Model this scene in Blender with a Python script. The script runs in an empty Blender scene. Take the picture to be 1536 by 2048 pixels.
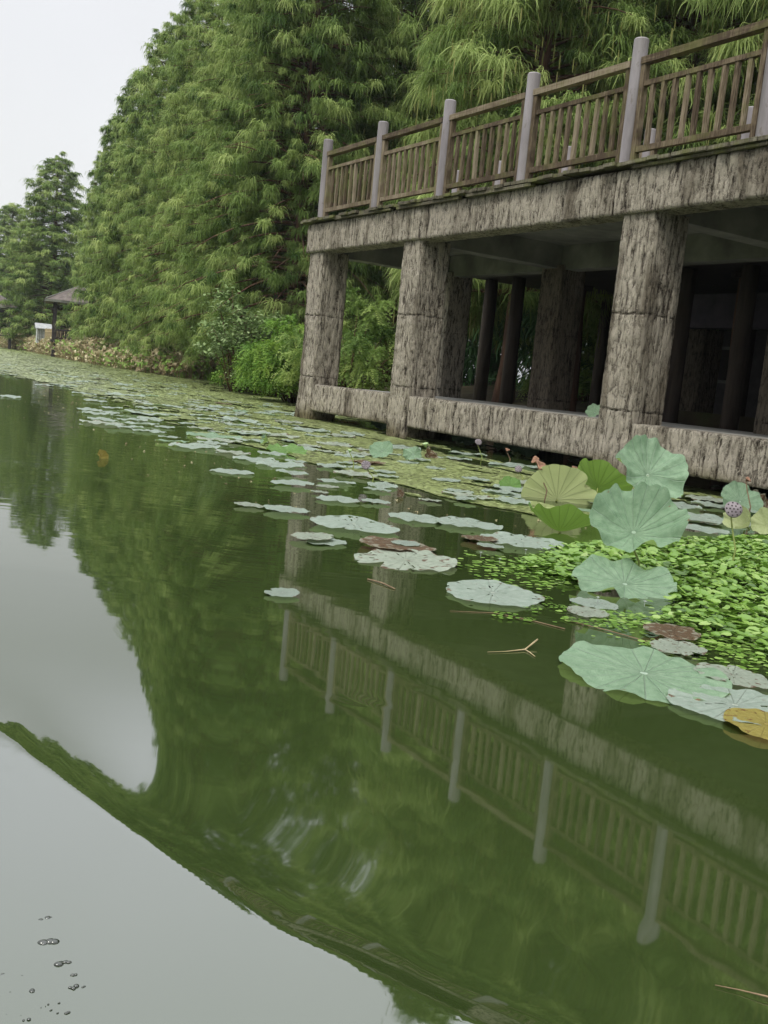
import bpy, math
import numpy as np
from mathutils import Matrix, Vector
sc = bpy.context.scene
COL = sc.collection
R_ = math.radians
# ------------------------------------------------------------------ camera, sky, sun, exposure
CAMH = 0.8
FPX = 1943.9
PITCH, ROLL = R_(7.883), R_(5.512)
_F = np.array([0, math.cos(PITCH), -math.sin(PITCH)]); _R = np.array([1., 0, 0]); _U = np.cross(_R, _F)
CR = math.cos(ROLL)*_R + math.sin(ROLL)*_U
CU = -math.sin(ROLL)*_R + math.cos(ROLL)*_U
cd = bpy.data.cameras.new('camera'); cam = bpy.data.objects.new('camera', cd); COL.objects.link(cam)
cd.sensor_fit = 'VERTICAL'; cd.sensor_height = 24.0; cd.lens = 24.0*FPX/2048
cd.clip_start = 0.05; cd.clip_end = 3000
cam.matrix_world = Matrix(((CR[0], CU[0], -_F[0], 0), (CR[1], CU[1], -_F[1], 0), (CR[2], CU[2], -_F[2], CAMH), (0, 0, 0, 1)))
sc.camera = cam
SUN_EL, SUN_AZ = 55, 215          # azimuth measured clockwise from +y: behind and left of the camera
w = bpy.data.worlds.new('World'); sc.world = w; w.use_nodes = True
nt = w.node_tree; N = nt.nodes; L = nt.links
for n_ in list(N): N.remove(n_)
out = N.new('ShaderNodeOutputWorld')
sky = N.new('ShaderNodeTexSky'); sky.sky_type = 'NISHITA'; sky.sun_disc = False
sky.sun_elevation = R_(SUN_EL); sky.sun_rotation = R_(SUN_AZ); sky.dust_density = 4; sky.air_density = 1
bg1 = N.new('ShaderNodeBackground'); bg1.inputs[1].default_value = 0.06
L.new(sky.outputs[0], bg1.inputs[0])
tc = N.new('ShaderNodeTexCoord'); sp = N.new('ShaderNodeSeparateXYZ'); L.new(tc.outputs['Generated'], sp.inputs[0])
cr = N.new('ShaderNodeValToRGB'); L.new(sp.outputs[2], cr.inputs[0])
cr.color_ramp.interpolation = 'EASE'
e = cr.color_ramp.elements
e[0].position = 0.0; e[0].color = (.72, .73, .74, 1)
e[1].position = 1.0; e[1].color = (2.5, 2.53, 2.62, 1)
for p_, c_ in ((.12, (.69, .70, .705, 1)), (.31, (.68, .69, .71, 1)), (.44, (1.28, 1.30, 1.41, 1)), (.66, (1.25, 1.29, 1.33, 1))):
    q_ = e.new(p_); q_.color = c_
nz = N.new('ShaderNodeTexNoise'); nz.inputs['Scale'].default_value = 1.6; nz.inputs['Detail'].default_value = 4
mr = N.new('ShaderNodeMapRange'); mr.inputs['To Min'].default_value = .86; mr.inputs['To Max'].default_value = 1.14
L.new(tc.outputs['Generated'], nz.inputs[0]); L.new(nz.outputs[0], mr.inputs[0])
vm = N.new('ShaderNodeVectorMath'); vm.operation = 'SCALE'
L.new(cr.outputs[0], vm.inputs[0]); L.new(mr.outputs[0], vm.inputs['Scale'])
bg2 = N.new('ShaderNodeBackground'); L.new(vm.outputs[0], bg2.inputs[0]); bg2.inputs[1].default_value = 1.0
mx = N.new('ShaderNodeMixShader'); mx.inputs[0].default_value = .92
L.new(bg1.outputs[0], mx.inputs[1]); L.new(bg2.outputs[0], mx.inputs[2]); L.new(mx.outputs[0], out.inputs[0])
sl = bpy.data.lights.new('sun', 'SUN'); sl.energy = 1.5; sl.angle = R_(14); sl.color = (1, .96, .88)
so = bpy.data.objects.new('sun', sl); COL.objects.link(so)
sd_ = Vector((math.sin(R_(SUN_AZ))*math.cos(R_(SUN_EL)), math.cos(R_(SUN_AZ))*math.cos(R_(SUN_EL)), math.sin(R_(SUN_EL))))
so.rotation_euler = sd_.to_track_quat('Z', 'Y').to_euler()
sc.view_settings.view_transform = 'Standard'; sc.view_settings.look = 'None'
sc.view_settings.exposure = 0.42; sc.view_settings.gamma = 1.0
sc.cycles.max_bounces = 6; sc.cycles.diffuse_bounces = 3; sc.cycles.glossy_bounces = 3
sc.cycles.transparent_max_bounces = 6; sc.cycles.caustics_reflective = False; sc.cycles.caustics_refractive = False

# ------------------------------------------------------------------ coordinates
# the platform's front: s runs along it (towards the viewer), d inland, z up
TH = R_(32.472); DD = 7.284
us = np.array([math.sin(TH), -math.cos(TH), 0]); un = np.array([math.cos(TH), math.sin(TH), 0]); uz = np.array([0, 0, 1.])
OO = DD*un
def W(s, d, z=0): return OO + us*s + un*d + np.array([0, 0, z])
def ray(px, py): return _F*FPX + CR*(px-768) - CU*(py-1024)
def onz(px, py, z=0.0):
    r = ray(px, py); t = (z-CAMH)/r[2]; return np.array([0, 0, CAMH]) + r*t
def fdist(P): return float((np.asarray(P)-[0, 0, CAMH])@_F)
def atdepth(px, py, dist): return np.array([0, 0, CAMH]) + ray(px, py)*(dist/FPX)
def ground_dir(px, dist):
    a = ray(px, 724+.0*px); return np.array([a[0]/a[1]*dist, dist, 0])
MW = np.column_stack([us, un, uz])       # local (s,d,z) -> world

# ------------------------------------------------------------------ noise
def _h(i, j, k):
    v = np.sin(i*127.1 + j*311.7 + k*74.7)*43758.5453
    return v - np.floor(v)
def vn(x, y, k=0.0):
    xi = np.floor(x); yi = np.floor(y); fx = x-xi; fy = y-yi
    fx = fx*fx*(3-2*fx); fy = fy*fy*(3-2*fy)
    return (_h(xi, yi, k)*(1-fx)+_h(xi+1, yi, k)*fx)*(1-fy) + (_h(xi, yi+1, k)*(1-fx)+_h(xi+1, yi+1, k)*fx)*fy
def fbm(x, y, k=0.0, o=4):
    a = 0; s = 0.5
    for i in range(o): a = a + s*vn(x*2**i, y*2**i, k+i*3.1); s *= .5
    return a
# ------------------------------------------------------------------ mesh helpers
def mkmesh(name, V, Fs, mat=None, smooth=False, tint=None, uv=None):
    V = np.ascontiguousarray(V, dtype=np.float32)
    me = bpy.data.meshes.new(name)
    if isinstance(Fs, np.ndarray): Fs = [Fs]
    idx = np.concatenate([f.ravel() for f in Fs]).astype(np.int32)
    cnt = np.concatenate([np.full(len(f), f.shape[1], np.int32) for f in Fs])
    st = np.concatenate([[0], np.cumsum(cnt)[:-1]]).astype(np.int32)
    me.vertices.add(len(V)); me.vertices.foreach_set('co', V.ravel())
    me.loops.add(len(idx)); me.loops.foreach_set('vertex_index', idx)
    me.polygons.add(len(cnt)); me.polygons.foreach_set('loop_start', st); me.polygons.foreach_set('loop_total', cnt)
    me.polygons.foreach_set('use_smooth', np.full(len(cnt), bool(smooth)))
    if tint is not None:
        at = me.attributes.new('tint', 'FLOAT', 'POINT'); at.data.foreach_set('value', np.ascontiguousarray(tint, np.float32))
    if uv is not None:
        ul = me.uv_layers.new(name='uv'); ul.data.foreach_set('uv', np.ascontiguousarray(uv[idx], np.float32).ravel())
    me.update(calc_edges=True)
    if mat is not None: me.materials.append(mat)
    return me
def link(name, me, parent=None):
    o = bpy.data.objects.new(name, me); COL.objects.link(o)
    if parent is not None: o.parent = parent
    return o
def tag(o, label=None, cat=None, group=None, kind=None):
    if label: o['label'] = label
    if cat: o['category'] = cat
    if group: o['group'] = group
    if kind: o['kind'] = kind
    return o
def empty(name, label, cat, loc=(0, 0, 0), group=None):
    o = bpy.data.objects.new(name, None); COL.objects.link(o); o.location = loc; o.empty_display_size = .2
    return tag(o, label, cat, group)
class MB:
    """collects pieces of ONE mesh"""
    def __init__(s): s.V = []; s.F = {}; s.n = 0
    def add(s, V, F):
        V = np.asarray(V, float)
        F = np.asarray(F); s.F.setdefault(F.shape[1], []).append(F+s.n); s.V.append(V); s.n += len(V); return s
    def box(s, a, b, M=None, jit=0, rs=None):
        a = np.minimum(a, b) if True else a
        return s
    def bx(s, x0, x1, y0, y1, z0, z1, M=None):
        V = np.array([[x, y, z] for z in (z0, z1) for y in (y0, y1) for x in (x0, x1)], float)
        if M is not None: V = M(V)
        F = np.array([[0, 2, 3, 1], [4, 5, 7, 6], [0, 1, 5, 4], [2, 6, 7, 3], [0, 4, 6, 2], [1, 3, 7, 5]])
        return s.add(V, F)
    def tube(s, P, r, n=8, cap=True):
        V, F = tube(P, r, n); s.add(V, F)
        return s
    def mesh(s, name, mat, smooth=False, **k):
        V = np.concatenate(s.V); Fs = [np.concatenate(f) for f in s.F.values()]
        return mkmesh(name, V, Fs, mat, smooth, **k)
    def build(s, name, mat, parent=None, smooth=False, **k):
        return link(name, s.mesh(name, mat, smooth, **k), parent)
def tube(P, r, n=8):
    P = np.asarray(P, float); m = len(P); r = np.broadcast_to(np.asarray(r, float), (m,)).copy()
    T = np.gradient(P, axis=0); T /= np.linalg.norm(T, axis=1)[:, None]+1e-12
    ref = np.array([0, 0, 1.]) if abs(T[0, 2]) < .9 else np.array([1., 0, 0])
    A = np.cross(T, ref); A /= np.linalg.norm(A, axis=1)[:, None]+1e-12; B = np.cross(T, A)
    P = np.concatenate([P[:1], P, P[-1:]]); A = np.concatenate([A[:1], A, A[-1:]]); B = np.concatenate([B[:1], B, B[-1:]])
    r = np.concatenate([[1e-4], r, [1e-4]]); m += 2
    a = np.linspace(0, 2*np.pi, n, endpoint=False)
    V = P[:, None]+r[:, None, None]*(A[:, None]*np.cos(a)[None, :, None]+B[:, None]*np.sin(a)[None, :, None])
    i = np.arange(m-1)[:, None]*n; j = np.arange(n)[None]; j2 = (j+1) % n
    F = np.stack([i+j, i+j2, i+n+j2, i+n+j], -1).reshape(-1, 4)
    return V.reshape(-1, 3), F
def grid(nu, nv):
    i = np.arange(nv-1)[:, None]*nu; j = np.arange(nu-1)[None]
    return np.stack([i+j, i+j+1, i+nu+j+1, i+nu+j], -1).reshape(-1, 4)
def sdz(V): return OO+V[:, :1]*us+V[:, 1:2]*un+V[:, 2:3]*uz
# ------------------------------------------------------------------ materials
def newmat(name):
    m = bpy.data.materials.new(name); m.use_nodes = True
    return m, m.node_tree.nodes, m.node_tree.links, m.node_tree.nodes['Principled BSDF']
def noise_node(N, L, scale, detail=4, coord='Object', stretch=None, rough=.55, rot=None):
    t = N.new('ShaderNodeTexCoord'); n = N.new('ShaderNodeTexNoise'); n.inputs['Scale'].default_value = scale
    n.inputs['Detail'].default_value = detail; n.inputs['Roughness'].default_value = rough
    mp = N.new('ShaderNodeMapping'); L.new(t.outputs[coord], mp.inputs[0]); L.new(mp.outputs[0], n.inputs[0])
    if stretch: mp.inputs['Scale'].default_value = stretch
    if rot: mp.inputs['Rotation'].default_value = rot
    return n
def ramp(N, L, src, stops):
    c = N.new('ShaderNodeValToRGB'); L.new(src, c.inputs[0]); e = c.color_ramp.elements
    e[0].position, e[0].color = stops[0][0], (*stops[0][1], 1)
    e[1].position, e[1].color = stops[-1][0], (*stops[-1][1], 1)
    for p, q in stops[1:-1]:
        x = e.new(p); x.color = (*q, 1)
    return c
def simple(name, stops, scale=6, rough=.8, stretch=None, bump=0, bscale=30, bd=.01, detail=5, spec=.3, coord='Object'):
    m, N, L, b = newmat(name)
    n = noise_node(N, L, scale, detail, coord, stretch); c = ramp(N, L, n.outputs[0], stops)
    L.new(c.outputs[0], b.inputs['Base Color']); b.inputs['Roughness'].default_value = rough
    b.inputs['Specular IOR Level'].default_value = spec
    if bump:
        n2 = noise_node(N, L, bscale, 5, coord, stretch); bp = N.new('ShaderNodeBump'); bp.inputs['Strength'].default_value = bump
        bp.inputs['Distance'].default_value = bd; L.new(n2.outputs[0], bp.inputs['Height']); L.new(bp.outputs[0], b.inputs['Normal'])
    return m
def math_(N, L, op, a, b=None, c=None):
    m = N.new('ShaderNodeMath'); m.operation = op
    for i, v in enumerate((a, b, c)):
        if v is None: continue
        if isinstance(v, (int, float)): m.inputs[i].default_value = v
        else: L.new(v, m.inputs[i])
    return m.outputs[0]
def foliage_mat(name, dark, mid, light, transl=.3):
    m, N, L, b = newmat(name)
    at = N.new('ShaderNodeAttribute'); at.attribute_name = 'tint'
    oi = N.new('ShaderNodeObjectInfo')
    v = math_(N, L, 'ADD', at.outputs['Fac'], math_(N, L, 'MULTIPLY_ADD', oi.outputs['Random'], .2, -.1))
    c = ramp(N, L, v, ((0, dark), (.5, mid), (1, light)))
    L.new(c.outputs[0], b.inputs['Base Color']); b.inputs['Roughness'].default_value = .65; b.inputs['Specular IOR Level'].default_value = .15
    tr = N.new('ShaderNodeBsdfTranslucent'); L.new(c.outputs[0], tr.inputs[0])
    mx = N.new('ShaderNodeMixShader'); mx.inputs[0].default_value = transl
    L.new(b.outputs[0], mx.inputs[1]); L.new(tr.outputs[0], mx.inputs[2]); L.new(mx.outputs[0], N['Material Output'].inputs[0])
    return m
M_fol = foliage_mat('cypress_foliage', (.055, .11, .023), (.19, .29, .072), (.40, .49, .15), .40)
M_folfar = foliage_mat('far_cypress_foliage', (.065, .12, .028), (.21, .30, .082), (.41, .49, .17), .40)
M_fresh = foliage_mat('fresh_foliage', (.07, .15, .02), (.14, .26, .04), (.26, .38, .07))
M_broad = foliage_mat('broadleaf_foliage', (.05, .12, .04), (.13, .24, .10), (.25, .36, .20), .25)
M_sapling = foliage_mat('sapling_leaves', (.07, .12, .035), (.17, .25, .09), (.33, .41, .20), .25)
M_catkin = foliage_mat('catkin', (.16, .17, .05), (.22, .23, .07), (.30, .28, .10), .2)
M_bark = simple('reddish_bark', ((.3, (.05, .028, .018)), (.55, (.13, .07, .045)), (.8, (.2, .12, .08))), 9, .9, (1, 1, .12), .8, 14, .03)
M_barkdark = simple('dark_bark', ((.3, (.03, .022, .018)), (.7, (.09, .07, .055))), 9, .9, (1, 1, .12), .8, 14, .03)

def relief_mat(name, lo=(.06, .05, .04), mid=(.315, .285, .24), hi=(.69, .64, .56)):
    """cast concrete imitating bark: pale raised plates, dirt held in the grooves, dark run-off stains"""
    m, N, L, b = newmat(name)
    at = N.new('ShaderNodeAttribute'); at.attribute_name = 'tint'
    n1 = noise_node(N, L, 31, 5, 'Object', (1, 1, .2), .62); n1.inputs['Distortion'].default_value = .6
    n2 = noise_node(N, L, 42, 5, 'Object', (1, 1, .7), .75); n2.inputs['Distortion'].default_value = 1.2
    t = N.new('ShaderNodeTexCoord'); mp = N.new('ShaderNodeMapping'); mp.inputs['Scale'].default_value = (1, 1, .28); L.new(t.outputs['Object'], mp.inputs[0])
    va = N.new('ShaderNodeVectorMath'); va.operation = 'MULTIPLY_ADD'; L.new(n2.outputs['Color'], va.inputs[0]); va.inputs[1].default_value = (.05, .05, .05); L.new(mp.outputs[0], va.inputs[2])
    vo = N.new('ShaderNodeTexVoronoi'); vo.feature = 'DISTANCE_TO_EDGE'; vo.inputs['Scale'].default_value = 20; L.new(va.outputs[0], vo.inputs[0])
    crk = N.new('ShaderNodeMapRange'); L.new(vo.outputs['Distance'], crk.inputs[0]); crk.inputs['From Max'].default_value = .16
    r1 = N.new('ShaderNodeMapRange'); L.new(n1.outputs[0], r1.inputs[0]); r1.inputs['From Min'].default_value = .34; r1.inputs['From Max'].default_value = .62
    r2 = N.new('ShaderNodeMapRange'); L.new(n2.outputs[0], r2.inputs[0]); r2.inputs['From Min'].default_value = .36; r2.inputs['From Max'].default_value = .62
    hh = math_(N, L, 'ADD', math_(N, L, 'MULTIPLY', r1.outputs[0], .42), math_(N, L, 'MULTIPLY', r2.outputs[0], .30))
    hh = math_(N, L, 'ADD', hh, math_(N, L, 'MULTIPLY', crk.outputs[0], .28))
    v = math_(N, L, 'ADD', math_(N, L, 'MULTIPLY', at.outputs['Fac'], .45), math_(N, L, 'MULTIPLY', hh, .68))
    c = ramp(N, L, v, ((.30, lo), (.45, mid), (.66, hi)))
    n3 = noise_node(N, L, 2.9, 5, 'Object', (1, 1, .22)); c3 = ramp(N, L, n3.outputs[0], ((.52, (1, 1, 1)), (.66, (.42, .40, .37))))
    n4 = noise_node(N, L, 1.3, 4); c4 = ramp(N, L, n4.outputs[0], ((.35, (1.0, .965, .895)), (.7, (.97, .94, .85))))
    mu = N.new('ShaderNodeMixRGB'); mu.blend_type = 'MULTIPLY'; mu.inputs[0].default_value = 1; L.new(c.outputs[0], mu.inputs[1]); L.new(c3.outputs[0], mu.inputs[2])
    m2 = N.new('ShaderNodeMixRGB'); m2.blend_type = 'MULTIPLY'; m2.inputs[0].default_value = 1; L.new(mu.outputs[0], m2.inputs[1]); L.new(c4.outputs[0], m2.inputs[2])
    sz = N.new('ShaderNodeSeparateXYZ'); L.new(t.outputs['Object'], sz.inputs[0])
    wl = ramp(N, L, math_(N, L, 'ADD', sz.outputs[2], math_(N, L, 'MULTIPLY_ADD', n4.outputs[0], .5, -.25)), ((.04, (.42, .40, .28)), (.24, (1, 1, 1))))
    m3 = N.new('ShaderNodeMixRGB'); m3.blend_type = 'MULTIPLY'; m3.inputs[0].default_value = 1; L.new(m2.outputs[0], m3.inputs[1]); L.new(wl.outputs[0], m3.inputs[2])
    L.new(m3.outputs[0], b.inputs['Base Color']); b.inputs['Roughness'].default_value = .92; b.inputs['Specular IOR Level'].default_value = .2
    bp = N.new('ShaderNodeBump'); bp.inputs['Strength'].default_value = 1.0; bp.inputs['Distance'].default_value = .08
    L.new(hh, bp.inputs['Height']); L.new(bp.outputs[0], b.inputs['Normal'])
    return m
M_relief = relief_mat('bark_relief_concrete')
M_reliefdark = relief_mat('shaded_bark_relief_concrete', (.04, .033, .026), (.15, .125, .10), (.30, .26, .21))  # darker copy for the rear columns, under-deck shade put into its colours
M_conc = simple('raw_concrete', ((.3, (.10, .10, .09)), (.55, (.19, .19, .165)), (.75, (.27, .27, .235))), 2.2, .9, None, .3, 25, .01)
M_floor = simple('worn_concrete_floor', ((.3, (.28, .27, .24)), (.55, (.42, .41, .37)), (.75, (.52, .51, .47))), 2.6, .85, None, .3, 25, .01)
M_lilac = simple('lilac_paint', ((.3, (.17, .153, .157)), (.5, (.245, .222, .228)), (.72, (.31, .285, .29))), 5, .5, (1, 1, .3), .15, 30, .004, spec=.4)
def scuffed(m):
    N, L = m.node_tree.nodes, m.node_tree.links; b = N['Principled BSDF']; src = b.inputs['Base Color'].links[0].from_socket
    a = noise_node(N, L, 14, 6, 'Object', (1, 1, .35), .7); r = ramp(N, L, a.outputs[0], ((.60, (0, 0, 0)), (.66, (.8, .8, .8))))
    x = N.new('ShaderNodeMixRGB'); L.new(r.outputs[0], x.inputs[0]); L.new(src, x.inputs[1]); x.inputs[2].default_value = (.16, .14, .12, 1)
    a2 = noise_node(N, L, 5, 5, 'Object', (1, 1, .12)); r2 = ramp(N, L, a2.outputs[0], ((.42, (1, 1, 1)), (.68, (.62, .62, .55))))
    y = N.new('ShaderNodeMixRGB'); y.blend_type = 'MULTIPLY'; y.inputs[0].default_value = 1; L.new(x.outputs[0], y.inputs[1]); L.new(r2.outputs[0], y.inputs[2]); L.new(y.outputs[0], b.inputs['Base Color'])
scuffed(M_lilac)
M_lilacshade = simple('shaded_lilac_paint', ((.3, (.06, .05, .065)), (.7, (.10, .085, .11))), 5, .7)  # lilac of the fascia darkened: the gallery's shade is put into the colour
def wood_mat(name, a, b_, c_, moss=.25):
    m, N, L, b = newmat(name)
    n = noise_node(N, L, 5, 6, 'Generated', (1, 1, 1)); g = noise_node(N, L, 60, 5, 'Object', (1, 1, .12))
    v = math_(N, L, 'ADD', math_(N, L, 'MULTIPLY', n.outputs[0], .5), math_(N, L, 'MULTIPLY', g.outputs[0], .5))
    oi = N.new('ShaderNodeObjectInfo'); v = math_(N, L, 'ADD', v, math_(N, L, 'MULTIPLY_ADD', oi.outputs['Random'], .26, -.13))
    c = ramp(N, L, v, ((.36, a), (.5, b_), (.64, c_)))
    n2 = noise_node(N, L, 3.5, 4); c2 = ramp(N, L, n2.outputs[0], ((.5, (0, 0, 0)), (.68, (moss*2, moss*2, moss*2))))
    mi = N.new('ShaderNodeMixRGB'); L.new(c2.outputs[0], mi.inputs[0]); L.new(c.outputs[0], mi.inputs[1]); mi.inputs[2].default_value = (.12, .13, .035, 1)
    L.new(mi.outputs[0], b.inputs['Base Color']); b.inputs['Roughness'].default_value = .85; b.inputs['Specular IOR Level'].default_value = .2
    bp = N.new('ShaderNodeBump'); bp.inputs['Strength'].default_value = .5; bp.inputs['Distance'].default_value = .006; L.new(g.outputs[0], bp.inputs['Height']); L.new(bp.outputs[0], b.inputs['Normal'])
    return m
M_wood = wood_mat('weathered_wood', (.06, .042, .026), (.14, .108, .068), (.23, .19, .13))
M_deck = wood_mat('mossy_deck_wood', (.06, .05, .035), (.13, .12, .08), (.25, .23, .17), .45)
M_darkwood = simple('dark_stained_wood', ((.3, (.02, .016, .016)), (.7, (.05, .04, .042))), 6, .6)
M_tile = simple('grey_brown_roof', ((.3, (.08, .065, .058)), (.7, (.17, .14, .125))), 4, .8, (1, 1, 1), .4, 12, .02)
M_white = simple('white_painted_wood', ((.3, (.26, .27, .265)), (.7, (.46, .475, .47))), 5, .6)
M_soil = simple('bank_soil', ((.3, (.025, .02, .012)), (.55, (.06, .05, .028)), (.75, (.06, .075, .025))), 1.5, .95, None, .8, 6, .05)

def leaf_mat(name, top, top2, under, veinc, rough=.42, brown=(.22, .13, .06), bt=.66, spec=.5, sheen=0):
    m, N, L, b = newmat(name)
    uv = N.new('ShaderNodeUVMap'); sp = N.new('ShaderNodeSeparateXYZ'); L.new(uv.outputs[0], sp.inputs[0])
    ang = math_(N, L, 'MULTIPLY', sp.outputs[1], 21*math.pi)
    si = math_(N, L, 'ABSOLUTE', math_(N, L, 'SINE', ang)); wv = math_(N, L, 'MULTIPLY_ADD', sp.outputs[0], -.10, .16)
    # vein width in angle shrinks with radius
    th = math_(N, L, 'DIVIDE', .13, math_(N, L, 'ADD', sp.outputs[0], .12))
    vein = math_(N, L, 'SUBTRACT', 1.0, math_(N, L, 'SMOOTH_MIN', math_(N, L, 'DIVIDE', si, th), 1.0, .3)); 
    vein = math_(N, L, 'MAXIMUM', vein, 0.0)
    cen = math_(N, L, 'LESS_THAN', sp.outputs[0], .045)
    n = noise_node(N, L, 7, 5, 'Object'); n2 = noise_node(N, L, 40, 4, 'Object')
    mixv = math_(N, L, 'ADD', math_(N, L, 'MULTIPLY', n.outputs[0], .7), math_(N, L, 'MULTIPLY', n2.outputs[0], .3))
    c = ramp(N, L, mixv, ((.34, top), (.66, top2)))
    mi = N.new('ShaderNodeMixRGB'); L.new(math_(N, L, 'MULTIPLY', vein, .55), mi.inputs[0]); L.new(c.outputs[0], mi.inputs[1]); mi.inputs[2].default_value = (*veinc, 1)
    mi3 = N.new('ShaderNodeMixRGB'); L.new(cen, mi3.inputs[0]); L.new(mi.outputs[0], mi3.inputs[1]); mi3.inputs[2].default_value = (*[min(1, q*1.3) for q in veinc], 1)
    nb = noise_node(N, L, 4.0, 5, 'Object'); oi = N.new('ShaderNodeObjectInfo')
    rim = math_(N, L, 'POWER', sp.outputs[0], 8.0)
    bv = math_(N, L, 'ADD', nb.outputs[0], math_(N, L, 'MULTIPLY', rim, .10))
    bm = ramp(N, L, bv, ((bt, (0, 0, 0)), (bt+.05, (1, 1, 1))))
    mi2 = N.new('ShaderNodeMixRGB'); L.new(bm.outputs[0], mi2.inputs[0]); L.new(mi3.outputs[0], mi2.inputs[1]); mi2.inputs[2].default_value = (*brown, 1)
    ge = N.new('ShaderNodeNewGeometry')
    un_ = N.new('ShaderNodeMixRGB'); L.new(math_(N, L, 'MULTIPLY', vein, .6), un_.inputs[0]); un_.inputs[1].default_value = (*under, 1); un_.inputs[2].default_value = (*[q*.5 for q in under], 1)
    bf = N.new('ShaderNodeMixRGB'); L.new(ge.outputs['Backfacing'], bf.inputs[0]); L.new(mi2.outputs[0], bf.inputs[1]); L.new(un_.outputs[0], bf.inputs[2])
    L.new(bf.outputs[0], b.inputs['Base Color']); b.inputs['Roughness'].default_value = rough; b.inputs['Specular IOR Level'].default_value = spec
    bp = N.new('ShaderNodeBump'); bp.inputs['Strength'].default_value = .8; bp.inputs['Distance'].default_value = .009
    L.new(math_(N, L, 'ADD', math_(N, L, 'MULTIPLY', vein, -.7), n2.outputs[0]), bp.inputs['Height']); L.new(bp.outputs[0], b.inputs['Normal'])
    tr = N.new('ShaderNodeBsdfTranslucent'); L.new(bf.outputs[0], tr.inputs[0]); mx = N.new('ShaderNodeMixShader'); mx.inputs[0].default_value = .34
    L.new(b.outputs[0], mx.inputs[1]); L.new(tr.outputs[0], mx.inputs[2]); L.new(mx.outputs[0], N['Material Output'].inputs[0])
    return m
M_lotus = leaf_mat('lotus_leaf', (.17, .285, .165), (.29, .42, .265), (.28, .40, .12), (.46, .58, .45), bt=.72)
M_lotusy = leaf_mat('yellowing_lotus_leaf', (.40, .47, .2), (.52, .57, .3), (.48, .54, .24), (.55, .57, .35), bt=.74)
M_lotusg = leaf_mat('green_lotus_leaf', (.10, .22, .04), (.17, .31, .07), (.20, .34, .05), (.25, .36, .12), bt=.72)
M_pad = leaf_mat('floating_pad', (.26, .345, .265), (.42, .49, .41), (.25, .34, .16), (.48, .54, .44), .4, (.16, .10, .05), bt=.66, spec=.8)
M_padb = leaf_mat('browning_pad', (.28, .34, .25), (.43, .48, .38), (.25, .3, .16), (.38, .4, .3), .45, (.13, .075, .04), bt=.60, spec=.6)
M_paddead = leaf_mat('dead_pad', (.075, .045, .02), (.19, .11, .05), (.12, .07, .04), (.16, .11, .06), .4, (.30, .28, .2), bt=.56, spec=.5)
M_padyel = leaf_mat('yellow_pad', (.28, .23, .045), (.40, .34, .09), (.4, .3, .1), (.42, .33, .1), .5, (.2, .11, .03), bt=.62, spec=.3)
M_stem = simple('lotus_stem', ((.3, (.12, .17, .04)), (.7, (.24, .27, .07))), 20, .6)
M_stemb = simple('dry_stem', ((.3, (.10, .06, .035)), (.7, (.24, .17, .10))), 20, .8)
M_straw = simple('straw', ((.3, (.25, .19, .10)), (.7, (.42, .34, .2))), 20, .7)
M_pod = simple('dark_seed_pod', ((.3, (.12, .10, .11)), (.7, (.25, .22, .225))), 18, .7)
M_podhole = simple('seed_hole', ((.3, (.012, .01, .01)), (.7, (.03, .022, .02))), 20, .8)
M_podg = simple('green_seed_pod', ((.3, (.22, .32, .13)), (.7, (.36, .46, .24))), 18, .6)
M_podb = simple('brown_seed_pod', ((.3, (.13, .07, .045)), (.7, (.34, .19, .12))), 18, .8)
def tint_mat(name, stops, rough=.5, spec=.4, transl=0.15, bump=0):
    m, N, L, b = newmat(name)
    at = N.new('ShaderNodeAttribute'); at.attribute_name = 'tint'; c = ramp(N, L, at.outputs['Fac'], stops)
    L.new(c.outputs[0], b.inputs['Base Color']); b.inputs['Roughness'].default_value = rough; b.inputs['Specular IOR Level'].default_value = spec
    tr = N.new('ShaderNodeBsdfTranslucent'); L.new(c.outputs[0], tr.inputs[0]); mx = N.new('ShaderNodeMixShader'); mx.inputs[0].default_value = transl
    L.new(b.outputs[0], mx.inputs[1]); L.new(tr.outputs[0], mx.inputs[2]); L.new(mx.outputs[0], N['Material Output'].inputs[0])
    return m
M_duck = tint_mat('duckweed', ((0, (.06, .06, .03)), (.2, (.17, .20, .07)), (.5, (.30, .36, .13)), (1, (.48, .52, .30))), .33, .8)
M_penny = tint_mat('pennywort', ((0, (.045, .10, .012)), (.4, (.13, .25, .03)), (.75, (.22, .35, .07)), (1, (.34, .44, .16))), .4, .5, .25)
M_dead = tint_mat('withered_lotus', ((0, (.09, .065, .035)), (.35, (.27, .215, .12)), (.7, (.47, .41, .24)), (.86, (.60, .55, .37)), (1, (.22, .33, .08))), .8, .2)

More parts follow.
